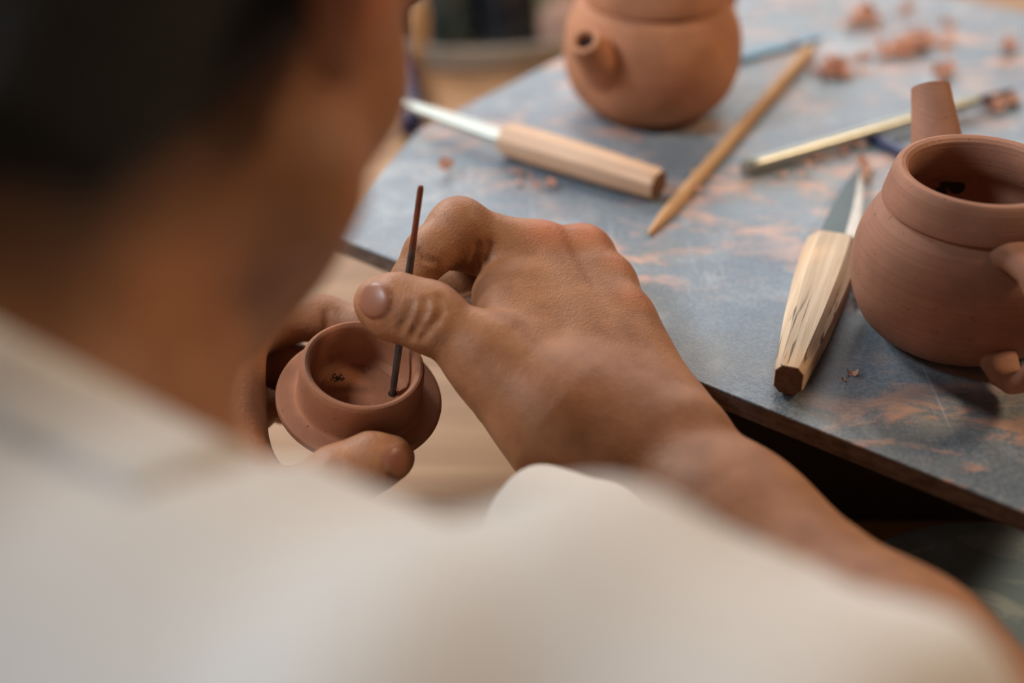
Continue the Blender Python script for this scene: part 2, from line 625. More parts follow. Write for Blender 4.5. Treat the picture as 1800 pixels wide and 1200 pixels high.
def taubin(verts, quads, it=2):
    n = len(verts)
    e = np.concatenate([quads[:, [0, 1]], quads[:, [1, 2]], quads[:, [2, 3]], quads[:, [3, 0]]])
    e = np.concatenate([e, e[:, ::-1]])
    deg = np.bincount(e[:, 0], minlength=n).astype(float)
    for _ in range(it):
        for lam in (0.5, -0.52):
            s = np.stack([np.bincount(e[:, 0], verts[e[:, 1], k], minlength=n) for k in range(3)], 1)
            verts = verts + lam * (s / deg[:, None] - verts)
    return verts

def np_mesh(name, verts, quads, mat, parent=None, mask=None):
    me = bpy.data.meshes.new(name)
    me.vertices.add(len(verts)); me.vertices.foreach_set('co', verts.astype(np.float32).ravel())
    me.loops.add(quads.size); me.loops.foreach_set('vertex_index', quads.astype(np.int32).ravel())
    me.polygons.add(len(quads))
    me.polygons.foreach_set('loop_start', np.arange(0, quads.size, 4, dtype=np.int32))
    me.update(calc_edges=True)
    me.validate()
    if mask is not None:
        at = me.color_attributes.new('skin_mask', 'FLOAT_COLOR', 'POINT')
        full = np.ones((len(verts), 4), np.float32); full[:, :3] = mask
        at.data.foreach_set('color', full.ravel())
    return link_mesh(name, me, mat, parent, True)

def normal_at(field, c, e=0.0008):
    def f(q): return float(field(np.array([q[0]]), np.array([q[1]]), np.array([q[2]]))[0])
    return unit([f(c + e * v) - f(c - e * v) for v in np.eye(3)])
def add_creases(field, lines, k=0.0012):
    new = []
    for ln in lines:
        rr = ln[0]
        sp = [field.trace(*q) for q in ln[1:]]
        sp = [q + normal_at(field, q) * rr * 0.40 for q in sp if q is not None]
        for a, b in zip(sp[:-1], sp[1:]):
            if np.linalg.norm(b - a) < 0.015:
                new.append(('cut', a, b, rr, rr, k, None, 1.0))
    field.details += new
    return field

# ================================================================== STRUCTURE
def structure(o):
    o['kind'] = 'structure'
    return o
ZT = -0.12       # table top
ZF = -0.83       # floor
structure(box('floor', -3.0, 3.0, -2.0, 3.4, ZF - 0.05, ZF, M_floor))
# back wall with a wide window (outside the frame, the light comes through it)
def wall_with_opening():
    x0, x1, z0, z1, ox0, ox1, oz0, oz1, y0, y1 = -3.0, 3.0, ZF, 2.4, -1.75, 1.15, 0.35, 1.95, 2.6, 2.75
    v, f = [], []
    for a in ((x0, ox0, z0, z1), (ox1, x1, z0, z1), (ox0, ox1, z0, oz0), (ox0, ox1, oz1, z1)):
        bv, bf = box_verts(a[0], a[1], y0, y1, a[2], a[3])
        n = len(v); v += bv; f += [tuple(i + n for i in q) for q in bf]
    return mesh_py('wall_back', v, f, M_wall)
structure(wall_with_opening())
structure(box('wall_front', -3.0, 3.0, -2.15, -2.0, ZF, 2.4, M_brownwall))
structure(box('wall_right', 3.0, 3.15, -2.0, 2.6, ZF, 2.4, M_brownwall))
structure(box('wall_left', -3.15, -3.0, -2.0, 2.6, ZF, 2.4, M_wall))
win = structure(empty('window_1', (-0.3, 2.66, 0.35)))
for a in ((-1.45, -1.40, 0, 1.6), (1.40, 1.45, 0, 1.6), (-0.025, 0.025, 0.05, 1.55), (-1.40, 1.40, 0, 0.05), (-1.40, 1.40, 1.55, 1.6)):
    box('window_bar', a[0], a[1], -0.02, 0.02, a[2], a[3], M_trim, win)

# ================================================================== TABLE AND BOARD
bench = empty('workbench', (0.1, 0.98, ZT))
tag(bench, 'tan wooden workbench under the blue board, low and wide', 'table')
def bpart(name, x0, x1, y0, y1, z0, z1, mat, bev=0.003):
    o = box(name, x0 - 0.1, x1 - 0.1, y0 - 0.98, y1 - 0.98, z0 - ZT, z1 - ZT, mat, bench, bev)
    return o
for i in range(4):                                   # broad planks of the top
    ya = 0.365 + i * 0.315
    bpart('top_plank', -0.75, 0.95, ya + 0.0006, ya + 0.3144, ZT - 0.035, ZT, M_table, 0.0012)
for x in (-0.70, 0.86):
    for y in (0.42, 1.54):
        bpart('leg', x - 0.03, x + 0.03, y - 0.03, y + 0.03, ZF, ZT - 0.035, M_table)
bpart('apron', -0.67, 0.83, 0.41, 0.43, ZT - 0.10, ZT - 0.035, M_table)

F0, F1 = PG(577, 410)[:2], PG(1800, 899)[:2]
L1, L2 = PG(735, 228)[:2], PG(1000, 94)[:2]
u = unit(F1 - F0)
F2 = F1 + u * 0.02
Q = PG(1690, -2)[:2]
def line_x(p, d, q, e):
    m = np.array([[d[0], -e[0]], [d[1], -e[1]]])
    t = np.linalg.solve(m, q - p)
    return p + d * t[0]
farL = line_x(L1, unit(L2 - L1), Q, u)
wperp = unit(L2 - L1)
farR = line_x(F2, wperp, Q, u)
board_poly = [F0, F2, farR, farL, L1]
# round the near left corner a little
bc = np.mean(board_poly, 0)
TH = 0.0095
board = empty('tool_board', (bc[0], bc[1], -TH))
tag(board, 'scuffed blue-grey board smeared with dry clay, carrying teapots and tools', 'board')
top = prism('painted_top', [p - bc for p in board_poly], TH - 0.0012, TH, M_board, board, 0.0006)
core = prism('fibre_core', [(p - bc) * 0.9985 for p in board_poly], 0.0, TH - 0.0012, M_board_edge, board, 0.0008)
core['label'] = 'brown frayed board edge'

crate = empty('crate', (0.26, 0.70, ZT))
tag(crate, 'dark brown wooden crate propping up the blue board', 'crate')
def cpart(name, x0, x1, y0, y1, z0, z1):
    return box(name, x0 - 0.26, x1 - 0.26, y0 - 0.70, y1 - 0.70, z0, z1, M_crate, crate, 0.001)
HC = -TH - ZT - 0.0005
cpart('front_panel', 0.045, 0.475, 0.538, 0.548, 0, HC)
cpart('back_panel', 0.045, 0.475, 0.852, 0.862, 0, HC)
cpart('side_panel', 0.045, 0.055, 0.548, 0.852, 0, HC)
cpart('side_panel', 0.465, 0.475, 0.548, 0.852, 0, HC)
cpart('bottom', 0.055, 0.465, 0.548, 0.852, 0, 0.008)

# ------------------------------------------------------------------ turntable
tt = empty('turntable', (0.205, 0.395, ZT))
tag(tt, 'round blue-grey turntable smeared with pale slip beside the forearm', 'turntable')
def turntable_mat():
    m = NT('slip_smeared_wheel')
    v = m.coord()
    b = m.mix(m.noise(v, 60, 4), srgb(112, 140, 160), srgb(142, 166, 180))
    s = m.ramp(m.noise(m.coord(scale=(1, 1.6, 1)), 26, 5, 0.6, 0.8), [(0.53, 0.0), (0.66, 1.0)])
    m.color(m.mix(m.math('MULTIPLY', s, 0.75), b, srgb(178, 198, 206)))
    m.rough(0.5); m.spec(0.4)
    m.bump(m.noise(v, 300, 3), 0.2, 0.0005)
    return m.m
M_wheel = turntable_mat()
lathe('wheel_head', smooth_prof([(0, 0.050), (0.05, 0.0502), (0.083, 0.0500)], 3) + [(0.0848, 0.0492), (0.085, 0.047), (0.0845, 0.041), (0.082, 0.040), (0.0, 0.040)], M_wheel, tt, 96)
lathe('shaft', [(0, 0.012), (0.016, 0.012), (0.014, 0.02), (0.014, 0.040), (0, 0.040)], M_steel_dark, tt, 32)
lathe('base', [(0, 0.0), (0.055, 0.0), (0.056, 0.004), (0.052, 0.009), (0.02, 0.014), (0, 0.014)], M_steel_dark, tt, 64)

# ------------------------------------------------------------------ teapots
def loft_tube(name, pts, radii, mat, parent, wall=None, seg=28, flat=None, cap=True):
    """tapered tube along points; with wall: hollow at its far end"""
    secs = []
    for i, r in enumerate(radii):
        if isinstance(r, tuple): secs.append(ring(r[0], r[1], seg, 2.3))
        else: secs.append(ring(r, r, seg))
    pts = [np.array(p, float) for p in pts]
    if wall:
        t = unit(pts[-1] - pts[-2])
        re = radii[-1] if not isinstance(radii[-1], tuple) else radii[-1][0]
        pts += [pts[-1] + t * 0.0004, pts[-1] + t * 0.0004, pts[-1] - t * 0.001, pts[-1] - t * 0.012]
        secs += [ring(re - wall * 0.35, re - wall * 0.35, seg), ring(re - wall * 0.7, re - wall * 0.7, seg), ring(re - wall, re - wall, seg), ring(re - wall * 1.1, re - wall * 1.1, seg)]
    path = pts; verts, faces = [], []
    base_path, tang, fr = frames(pts[:len(radii)])
    fr = fr + [fr[-1]] * (len(pts) - len(radii))
    for p, (n, b), s in zip(path, fr, secs):
        for uu, vv in s: verts.append(p + n * uu + b * vv)
    k = seg
    for i in range(len(path) - 1):
        for j in range(k):
            a = i * k + j; c = i * k + (j + 1) % k
            faces.append((a, c, c + k, a + k))
    if cap:
        faces.append(tuple(reversed(range(k))))
        faces.append(tuple(range((len(path) - 1) * k, len(path) * k)))
    o = mesh_py(name, verts, faces, mat, parent)
    autosmooth(o, 60)
    return o

POT_OUT = smooth_prof([(0.0, 0.0015), (0.020, 0.0012), (0.027, 0.0), (0.032, 0.0022), (0.0405, 0.0095), (0.0455, 0.021), (0.0470, 0.033), (0.0458, 0.045), (0.0415, 0.0555), (0.0375, 0.0605)], 6)
POT_NECK = [(0.0374, 0.0610), (0.0370, 0.0614), (0.0384, 0.0624), (0.0385, 0.0636), (0.0374, 0.0685), (0.0361, 0.0735), (0.0351, 0.0764), (0.0340, 0.0778), (0.0324, 0.0782), (0.0308, 0.0776), (0.0297, 0.0762), (0.0293, 0.0735), (0.0300, 0.0690), (0.0316, 0.0640)]
POT_IN = smooth_prof([(0.0335, 0.0600), (0.040, 0.050), (0.0430, 0.034), (0.0405, 0.018), (0.030, 0.007), (0.0, 0.005)], 6)
def pot_body(name, mat, parent, sc=1.0):
    return lathe(name, [(r * sc, z * sc) for r, z in POT_OUT + POT_NECK + POT_IN], mat, parent, 96, True, 28, 0.0025)

d_rim = 0.577
potX = 833 / FPX * d_rim
potY = 0.525
pot = empty('teapot', (potX, potY, 0))
tag(pot, 'unfired red clay teapot without lid, nearest, at the right edge with loop handle', 'teapot', 'red clay teapots on the board')
pot_body('body', M_clay, pot)
loft_tube('spout', [(-0.001, 0.0468, 0.047), (-0.0015, 0.0515, 0.0535), (-0.002, 0.060, 0.0645), (-0.003, 0.071, 0.0765), (-0.0035, 0.0755, 0.082)], [0.0140, 0.0126, 0.0110, 0.0092, 0.0086], M_clay, pot, wall=0.0028)
hd = unit((0.14, -0.99, 0))
def H(r, z): return hd * r + np.array([0, 0, z])
hp = [H(0.036, 0.0575), H(0.043, 0.0600), H(0.055, 0.0600), H(0.067, 0.0545), H(0.0755, 0.042), H(0.0745, 0.030), H(0.068, 0.020), H(0.059, 0.0125), H(0.051, 0.0105), H(0.043, 0.013), H(0.038, 0.016)]
loft_tube('handle', hp, [(0.0070, 0.0105), (0.0058, 0.0086), (0.0050, 0.0070), (0.0044, 0.006), (0.0042, 0.0058), (0.0042, 0.0058), (0.0044, 0.006), (0.0048, 0.0062), (0.0052, 0.0066), (0.006, 0.0078), (0.0062, 0.008)], M_clay, pot)
for (hx, hy, hs) in ((1664, 316, 1.0), (1682, 327, 1.0), (1652, 337, 0.8)):
    dvec = P(hx, hy, 1.0) - np.array(CAM)                      # far inside wall of the pot
    ox, oy = CAM.x - potX, CAM.y - potY
    A_, B_, C_ = dvec[0] ** 2 + dvec[1] ** 2, 2 * (ox * dvec[0] + oy * dvec[1]), ox * ox + oy * oy - 0.0400 ** 2
    t_ = (-B_ + math.sqrt(B_ * B_ - 4 * A_ * C_)) / (2 * A_)
    hq = np.array(CAM) + dvec * t_ - np.array([potX, potY, 0])
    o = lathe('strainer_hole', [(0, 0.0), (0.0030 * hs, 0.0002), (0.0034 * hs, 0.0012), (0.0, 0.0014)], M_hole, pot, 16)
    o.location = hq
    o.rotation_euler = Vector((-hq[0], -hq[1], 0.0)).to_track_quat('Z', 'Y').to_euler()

fb = PG(1143, 186)
pot2 = empty('teapot', (0.0795, fb[1], 0))
tag(pot2, 'red clay teapot with a short round spout, farther back behind the wooden stick', 'teapot', 'red clay teapots on the board')
pot_body('body', M_clay_far, pot2, 1.07)
sd = unit((-0.66, -0.75, 0))
def S2(r, z): return sd * r + np.array([0, 0, z])
loft_tube('spout', [S2(0.036, 0.034), S2(0.046, 0.040), S2(0.053, 0.047), S2(0.059, 0.054), S2(0.062, 0.058)], [0.0165, 0.0128, 0.0104, 0.0092, 0.0088], M_clay_far, pot2, wall=0.0040)
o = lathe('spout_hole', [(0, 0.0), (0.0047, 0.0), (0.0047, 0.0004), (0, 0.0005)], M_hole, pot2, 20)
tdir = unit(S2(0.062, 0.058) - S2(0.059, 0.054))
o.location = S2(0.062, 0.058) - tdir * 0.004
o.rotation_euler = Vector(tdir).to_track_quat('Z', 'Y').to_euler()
hd2 = -sd
def H2(r, z): return hd2 * r + np.array([0, 0, z])
loft_tube('handle', [H2(0.042, 0.058), H2(0.055, 0.061), H2(0.068, 0.057), H2(0.075, 0.046), H2(0.071, 0.031), H2(0.060, 0.020), H2(0.046, 0.017)], [(0.006, 0.008), (0.005, 0.0068), (0.0045, 0.006), (0.0042, 0.0058), (0.0045, 0.006), (0.005, 0.0066), (0.006, 0.0078)], M_clay_far, pot2)

# soft clay lump behind the far teapot
lp = PG(982, 98, ZT)
def lump(name, loc, r, mat, seed):
    rr = np.random.default_rng(seed)
    import bmesh
    bm = bmesh.new(); bmesh.ops.create_icosphere(bm, subdivisions=3, radius=1.0)
    ph = rr.uniform(0, 6, 6)
    for v in bm.verts:
        c = v.co
        s = 1 + 0.10 * math.sin(3 * c.x + ph[0]) + 0.08 * math.sin(4 * c.y + ph[1]) + 0.06 * math.sin(5 * c.z + ph[2])
        v.co = Vector((c.x * s * r[0], c.y * s * r[1], max(c.z * s, -0.85) * r[2] + 0.85 * r[2]))
    me = bpy.data.meshes.new(name); bm.to_mesh(me); bm.free()
    o = link_mesh(name, me, mat, None, True)
    o.location = loc
    return o
o = lump('clay_lump', (lp[0] + 0.004, lp[1] + 0.02, ZT), (0.022, 0.024, 0.026), clay_mat('pale_pink_clay', srgb(214, 170, 150), 50), 3)
tag(o, 'pale pinkish clay lump just behind the far teapot', 'clay lump')

# ------------------------------------------------------------------ the lid held in the hands
LID_C = P(632, 694, 0.600)                       # centre of the flange top
lid_n = unit(camdir(0.150, -0.690, -0.710))
lid = empty('teapot_cover', LID_C)
lid.rotation_euler = Vector(lid_n).to_track_quat('Z', 'Y').to_euler()
tag(lid, 'small red clay teapot lid held upside down under the needle tool', 'lid')
LID = [(0.0, -0.0050), (0.020, -0.0050), (0.0325, -0.0045), (0.0343, -0.0040), (0.0350, -0.0030), (0.0351, -0.0014), (0.0348, -0.0004), (0.0341, 0.0000), (0.0335, 0.0001), (0.0300, 0.0001), (0.0276, 0.0002), (0.0270, 0.0005), (0.0266, 0.0012),
       (0.0264, 0.0030), (0.0261, 0.0080), (0.0258, 0.0140), (0.0257, 0.0172), (0.0254, 0.0184), (0.0248, 0.0192), (0.0238, 0.0195), (0.0227, 0.0191), (0.0219, 0.0181), (0.0215, 0.0160), (0.0214, 0.0100), (0.0210, 0.0052), (0.0200, 0.0026), (0.0175, 0.0013)]
for i in range(14):                               # turning rings on the floor
    r = 0.0168 * (1 - i / 14)
    LID.append((r, 0.0010 + 0.00030 * (i % 2)))
LID.append((0.0, 0.0010))
lathe('body', LID, M_clay_lid, lid, 128, True, 35, 0.0015)
knob = lathe('knob', smooth_prof([(0.0075, -0.0050), (0.0062, -0.0075), (0.0075, -0.0105), (0.0088, -0.0135), (0.0078, -0.0170), (0.0, -0.0185)], 4), M_clay_lid, lid, 40)
RL = np.array(lid.rotation_euler.to_matrix())
def lid_hit(px, py, h):
    """where the line of sight meets the lid plane at height h, in lid coordinates and world"""
    o_ = np.array(CAM); r = P(px, py, 1.0) - o_
    q = LID_C + lid_n * h
    t = ((q - o_) @ lid_n) / (r @ lid_n)
    w = o_ + r * t
    return RL.T @ (w - LID_C), w
for (px, py, s) in ((590, 650, 1.6), (597, 655, 2.4), (604, 659, 1.9), (586, 657, 1.3), (600, 652, 1.2), (592, 659, 1.4), (650, 640, 0.8), (640, 646, 0.8)):
    l, w = lid_hit(px, py, 0.0042)
    rr = math.hypot(l[0], l[1])
    if rr > 0.0205: l = l * np.array([0.0205 / rr, 0.0205 / rr, 1]); l[2] = 0.0035
    else: l[2] = 0.0016 + max(0, (rr - 0.0175)) * 0.6
    v = [(random.uniform(-1, 1) * 0.0006 * s, random.uniform(-1, 1) * 0.0008 * s, random.uniform(0, 0.0006)) for _ in range(7)]
    f = [(0, 1, 2), (2, 3, 4), (4, 5, 6), (0, 2, 4), (1, 3, 5), (0, 6, 2)]
    o = mesh_py('clay_fleck', v, f, M_hole, lid)
    o.location = l

# ------------------------------------------------------------------ needle tool
nb_l, nb = lid_hit(690, 692, 0.0012)
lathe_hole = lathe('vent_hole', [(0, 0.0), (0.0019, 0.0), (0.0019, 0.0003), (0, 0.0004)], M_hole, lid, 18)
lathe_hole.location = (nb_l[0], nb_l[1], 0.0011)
ntop = P(740, 326, 0.566)
nlen = float(np.linalg.norm(ntop - nb))
needle = empty('needle_tool', nb)
needle.rotation_euler = Vector(unit(ntop - nb)).to_track_quat('Z', 'X').to_euler()
tag(needle, 'thin dark steel needle tool with rusty top pinched between thumb and finger', 'tool')
NZ = [0, 0.004, 0.02, nlen * 0.60, nlen * 0.76, nlen * 0.79, nlen * 0.90, nlen * 0.985, nlen]
NR = [(0.0013, 0.0010), (0.0015, 0.0011), (0.0016, 0.0012), (0.0017, 0.0012), (0.0015, 0.0010), (0.0013, 0.0010), (0.0013, 0.0010), (0.0013, 0.0010), (0.0009, 0.0007)]
sweep('shank', [(0, 0, z) for z in NZ[:5]], [ring(a, b, 14, 3) for a, b in NR[:5]], M_needle, needle)
sweep('tang', [(0, 0, z) for z in NZ[4:]], [ring(a, b, 14, 3) for a, b in NR[4:]], M_needle, needle)

# ------------------------------------------------------------------ knives and sticks on the board
def oriented(name, a, b):
    """Empty at a, local Z along a->b, local X up"""
    o = empty(name, a)
    z = unit(np.array(b) - np.array(a)); x = np.array([0, 0, 1.0]); x = unit(x - z * (x @ z)); y = np.cross(z, x)
    o.matrix_world = Matrix([[x[0], y[0], z[0], a[0]], [x[1], y[1], z[1], a[1]], [x[2], y[2], z[2], a[2]], [0, 0, 0, 1]])
    return o, float(np.linalg.norm(np.array(b) - np.array(a)))

def oct_section(h, w, c=0.3):
    """h along X (up), w along Y; chamfered rectangle"""
    a, b = h / 2, w / 2
    ca, cb = a * c, b * c
    return [(a, b - cb), (a - ca, b), (-a + ca, b), (-a, b - cb), (-a, -b + cb), (-a + ca, -b), (a - ca, -b), (a, -b + cb)]

def local_sweep(name, secs, zs, mat, parent, angle=25):
    k = len(secs[0]); verts, faces = [], []
    for s, z in zip(secs, zs):
        for x, y in s: verts.append((x, y, z))
    for i in range(len(zs) - 1):
        for j in range(k):
            a = i * k + j; c = i * k + (j + 1) % k
            faces.append((a, c, c + k, a + k))
    faces.append(tuple(reversed(range(k)))); faces.append(tuple(range((len(zs) - 1) * k, len(zs) * k)))
    o = mesh_py(name, verts, faces, mat, parent)
    autosmooth(o, angle)
    return o

# near knife: pale chunky handle, blade pointing away
a = PG(1386, 668, 0.0082); b = PG(1466, 434, 0.0098)
kn, L = oriented('trimming_knife', a, b)
tag(kn, 'trimming knife with chunky pale split wooden handle beside the near teapot', 'knife', 'knives on the board')
zs = [0.0, 0.0015, L * 0.12, L * 0.35, L * 0.62, L * 0.85, L * 0.97, L]
hw = [(0.0130, 0.0115), (0.0140, 0.0124), (0.0150, 0.0148), (0.0162, 0.0198), (0.0168, 0.0236), (0.0168, 0.0250), (0.0166, 0.0244), (0.0156, 0.0226)]
h_ = local_sweep('handle', [[(x + (h / 2 - 0.0082 if False else 0), y) for x, y in oct_section(h, w, 0.42)] for h, w in hw], zs, M_handle, kn)
e_ = local_sweep('end_face', [oct_section(0.0128, 0.0108, 0.42), oct_section(0.0133, 0.0113, 0.42)], [-0.0004, 0.0001], M_endgrain, kn)
e_['label'] = 'dark end grain of the handle'
BL = 0.108
M_bevel = plain('ground_bevel_steel', srgb(206, 200, 192), 0.45, 0.4, nscale=150)
def blade(parent, z0, length, w0, thick, mat, shift, updn=0.0, tipshift=0.0):
    n = 12; verts, faces = [], []
    for i in range(n + 1):
        t = i / n
        w = w0 * (1 - t ** 2.4 * 0.97)
        cy = shift + tipshift * t * t
        th = thick * (1 - 0.5 * t)
        z = z0 + length * t
        drop = updn * t
        verts += [(drop + th / 2, cy - w / 2, z), (drop + th / 2, cy + w * 0.18, z), (drop, cy + w / 2, z), (drop - th / 2, cy + w * 0.18, z), (drop - th / 2, cy - w / 2, z)]
    for i in range(n):
        for j in range(5):
            p = i * 5 + j; q = i * 5 + (j + 1) % 5
            faces.append((p, q, q + 5, p + 5))
    faces.append((4, 3, 2, 1, 0)); faces.append(tuple(n * 5 + j for j in range(5)))
    o = mesh_py('blade', verts, faces, mat, parent)
    o.data.materials.append(M_bevel)
    for i, pg in enumerate(o.data.polygons):
        if i < n * 5 and i % 5 in (1, 2): pg.material_index = 1
    autosmooth(o, 20)
    return o
blade(kn, L * 0.93, BL, 0.0175, 0.0022, M_steel_dark, 0.000, -0.006, -0.002)
# far knife
a = PG(1158, 325, 0.0085); b = PG(888, 243, 0.0092)
kn2, L = oriented('trimming_knife', a, b)
tag(kn2, 'trimming knife with smooth pinkish wooden handle, blade over the left board edge', 'knife', 'knives on the board')
zs = [0.0, 0.0015, L * 0.3, L * 0.7, L * 0.96, L]
hw = [(0.0135, 0.0150), (0.0150, 0.0165), (0.0168, 0.0185), (0.0175, 0.0195), (0.0172, 0.0190), (0.0150, 0.0168)]
local_sweep('handle', [oct_section(h, w, 0.55) for h, w in hw], zs, M_handle_far, kn2)
e_ = local_sweep('end_face', [oct_section(0.0126, 0.0140, 0.55), oct_section(0.0132, 0.0147, 0.55)], [-0.0004, 0.0001], M_endgrain, kn2)
e_['label'] = 'dark end grain of the handle'
blade(kn2, L * 0.93, 0.107, 0.0150, 0.0030, M_steel, 0.001, 0.004, -0.001)

# wooden stick
a = PG(1140, 411, 0.0016); b = PG(1424, 86, 0.0036)
st, L = oriented('wooden_stick', a, b)
tag(st, 'slim pointed wooden stick lying across the middle of the board', 'stick')
zz = [0, 0.004, 0.020, 0.034, L * 0.5, L - 0.001, L]
rr_ = [0.0006, 0.0014, 0.0029, 0.0034, 0.0036, 0.0036, 0.0031]
local_sweep('shaft', [[(x + r - 0.0016 if False else x, y) for x, y in ring(r, r, 16)] for r in rr_], zz, M_stick, st, 50)

# metal rod with dark tip, on top of a small dark bar
a = PG(1306, 296, 0.0043); b = PG(1716, 177, 0.0068)
rd, L = oriented('metal_rod', a, b)
tag(rd, 'dull grey metal rod tool with dark tip behind the near teapot', 'tool')
local_sweep('rod', [ring(r, r, 18) for r in (0.0030, 0.0040, 0.0041, 0.0040, 0.0032)], [0, 0.0012, 0.01, L - 0.01, L], M_rod, rd, 50)
local_sweep('tip', [ring(r, r * 0.8, 14) for r in (0.0024, 0.0020, 0.0015, 0.0006)], [L - 0.002, L + 0.008, L + 0.022, L + 0.030], M_black, rd, 50)
a = PG(1537, 240, 0.0028); b = PG(1612, 283, 0.0028)
br, L = oriented('small_bar', a, b)
tag(br, 'short dark blue bar under the metal rod, partly behind the near teapot', 'tool')
local_sweep('grip', [oct_section(0.0048, 0.007, 0.4)] * 3 , [0, L * 0.5, L], M_darkblue, br)
local_sweep('end_cap', [oct_section(0.0052, 0.0076, 0.4)] * 2, [-0.004, 0.0008], M_black, br)
a = PG(1316, 98, 0.0018); b = PG(1440, 66, 0.0018)
tl, L = oriented('teal_strip', a, b)
tag(tl, 'flat teal plastic strip lying beside the far teapot at the back', 'tool')
local_sweep('strip', [oct_section(0.0022, w, 0.3) for w in (0.005, 0.007, 0.007, 0.004)], [-0.03, 0.0, L * 0.8, L], M_teal, tl)
local_sweep('end_cap', [oct_section(0.0027, 0.0076, 0.3)] * 2, [L * 0.58, L * 0.66], M_darkblue, tl)

# ------------------------------------------------------------------ clay shavings and crumbs
def curl_mesh(seed, L=0.008, w=0.0032, turns=0.7):
    r = random.Random(seed)
    n = 7; v, f = [], []
    R = L / (turns * 2 * math.pi)
    for i in range(n + 1):
        t = i / n; a = t * turns * 2 * math.pi - turns * math.pi
        x = R * math.sin(a); z = R * (1 - math.cos(a)) + 0.0006
        ww = w * (0.5 + 0.5 * math.sin(math.pi * (0.15 + 0.75 * t))) * r.uniform(0.75, 1.2)
        sk = r.uniform(-0.0006, 0.0006)
        v += [(x, -ww / 2 + sk, z), (x, ww / 2 + sk, z), (x * 0.92, ww / 2 + sk, z - 0.0005), (x * 0.92, -ww / 2 + sk, z - 0.0005)]
    for i in range(n):
        for j in range(4):
            p = i * 4 + j; q = i * 4 + (j + 1) % 4
            f.append((p, q, q + 4, p + 4))
    f.append((3, 2, 1, 0)); f.append(tuple(n * 4 + j for j in range(4)))
    me = bpy.data.meshes.new('clay_shaving'); me.from_pydata(v, [], f); me.update()
    me.materials.append(M_shave)
    return me
curls = [curl_mesh(i, random.uniform(0.006, 0.012), random.uniform(0.002, 0.0042), random.uniform(0.25, 0.8)) for i in range(8)]
def shaving(px, py, s, label, group, z=0.0):
    p = PG(px, py, 0)
    o = bpy.data.objects.new('clay_shaving', random.choice(curls))
    col.objects.link(o)
    o.location = (p[0], p[1], z)
    o.rotation_euler = (random.uniform(-0.25, 0.25), random.uniform(-0.25, 0.25), random.uniform(0, 6.3))
    k = s * random.uniform(0.7, 1.3); o.scale = (k, k, k)
    tag(o, label, 'clay shaving', group)
def heap(cx, cy, sx, sy, n, s, label, group, ang=0.0):
    ca, sa = math.cos(ang), math.sin(ang)
    for i in range(n):
        g, h = random.gauss(0, 0.5), random.gauss(0, 0.5)
        x, y = g * sx, h * sy
        shaving(cx + x * ca - y * sa, cy + x * sa + y * ca, s, label, group, max(0, 0.0025 - 0.003 * (g * g + h * h)))
heap(1590, 88, 76, 18, 48, 1.3, 'reddish clay shaving in the long heap behind the near teapot spout', 'long heap of shavings', -0.22)
heap(1508, 40, 30, 15, 18, 1.35, 'clay shaving in the small heap nearest the back of the board', 'small back heap of shavings', -0.4)
heap(1475, 122, 44, 18, 30, 1.15, 'pale pink clay shaving spread right of the stick end', 'pink shavings by the stick', -0.1)
heap(1662, 136, 26, 16, 10, 1.1, 'clay shaving in the clump directly behind the near spout', 'shavings behind the spout')
heap(1752, 186, 26, 14, 18, 1.25, 'clay shaving in the clump at the dark tip of the metal rod', 'shavings at the rod tip', -0.3)
heap(1772, 92, 16, 10, 6, 1.2, 'clay shaving in the small clump near the right frame edge', 'shavings near the right edge')
heap(1592, 20, 12, 8, 4, 1.1, 'dark clay shaving alone near the far board edge', 'shavings at the far edge')
heap(1664, 38, 9, 10, 3, 1.1, 'clay shaving between the far edge and the long heap', 'shavings between far edge and heap')
heap(1500, 258, 34, 9, 9, 0.9, 'clay shaving lying just below the metal rod', 'shavings below the rod', -0.35)
heap(1420, 300, 60, 30, 7, 0.7, 'small clay flake scattered between rod and near knife', 'flakes by the near knife')
heap(785, 303, 6, 4, 3, 1.1, 'clay shaving lying left below the far knife blade', 'shavings below the far blade')
heap(940, 325, 70, 14, 12, 0.6, 'small pink clay flake below the far knife handle', 'flakes below the far knife', 0.3)
heap(1230, 330, 60, 40, 7, 0.6, 'small clay flake near the point of the wooden stick', 'flakes by the stick point')
heap(1508, 530, 5, 12, 3, 0.5, 'tiny clay crumb between near knife handle and teapot', 'crumbs by the teapot')
shaving(1496, 657, 0.75, 'single orange clay curl lying right of the near knife end', 'crumbs by the board front')
shaving(1484, 668, 0.3, 'tiny clay crumb right of the near knife end', 'crumbs by the board front')
heap(1520, 300, 10, 20, 4, 0.8, 'clay flake at the near knife blade tip', 'flakes at the blade tip')

# ------------------------------------------------------------------ background on the bench
tc = (-0.03, 1.262, ZT)
tray = empty('round_tray', tc)
tag(tray, 'round grey tray holding dark glazed jars in the blurred background', 'tray')
lathe('dish', [(0, 0.004), (0.148, 0.004), (0.151, 0.020), (0.1535, 0.0215), (0.156, 0.020), (0.153, 0.001), (0.150, 0.0), (0, 0.0)], M_rim, tray, 80)
def jar(x, y, h, r, mat, label, tilt=0.0):
    j = empty('glazed_jar', (tc[0] + x, tc[1] + y, ZT + 0.0042))
    tag(j, label, 'jar', 'dark jars on the round tray')
    j.rotation_euler = (0, tilt, 0)
    lathe('body', smooth_prof([(0, 0.0), (r * 0.72, 0.0), (r * 0.95, h * 0.2), (r, h * 0.5), (r * 0.8, h * 0.8), (r * 0.55, h * 0.9)], 4), mat, j, 32)
    lathe('neck', [(r * 0.55, h * 0.9), (r * 0.5, h * 0.95), (r * 0.62, h), (r * 0.5, h), (r * 0.42, h * 0.93)], mat, j, 32)
jar(-0.085, -0.075, 0.10, 0.026, M_glaze[1], 'near-black glazed jar leftmost on the round tray')
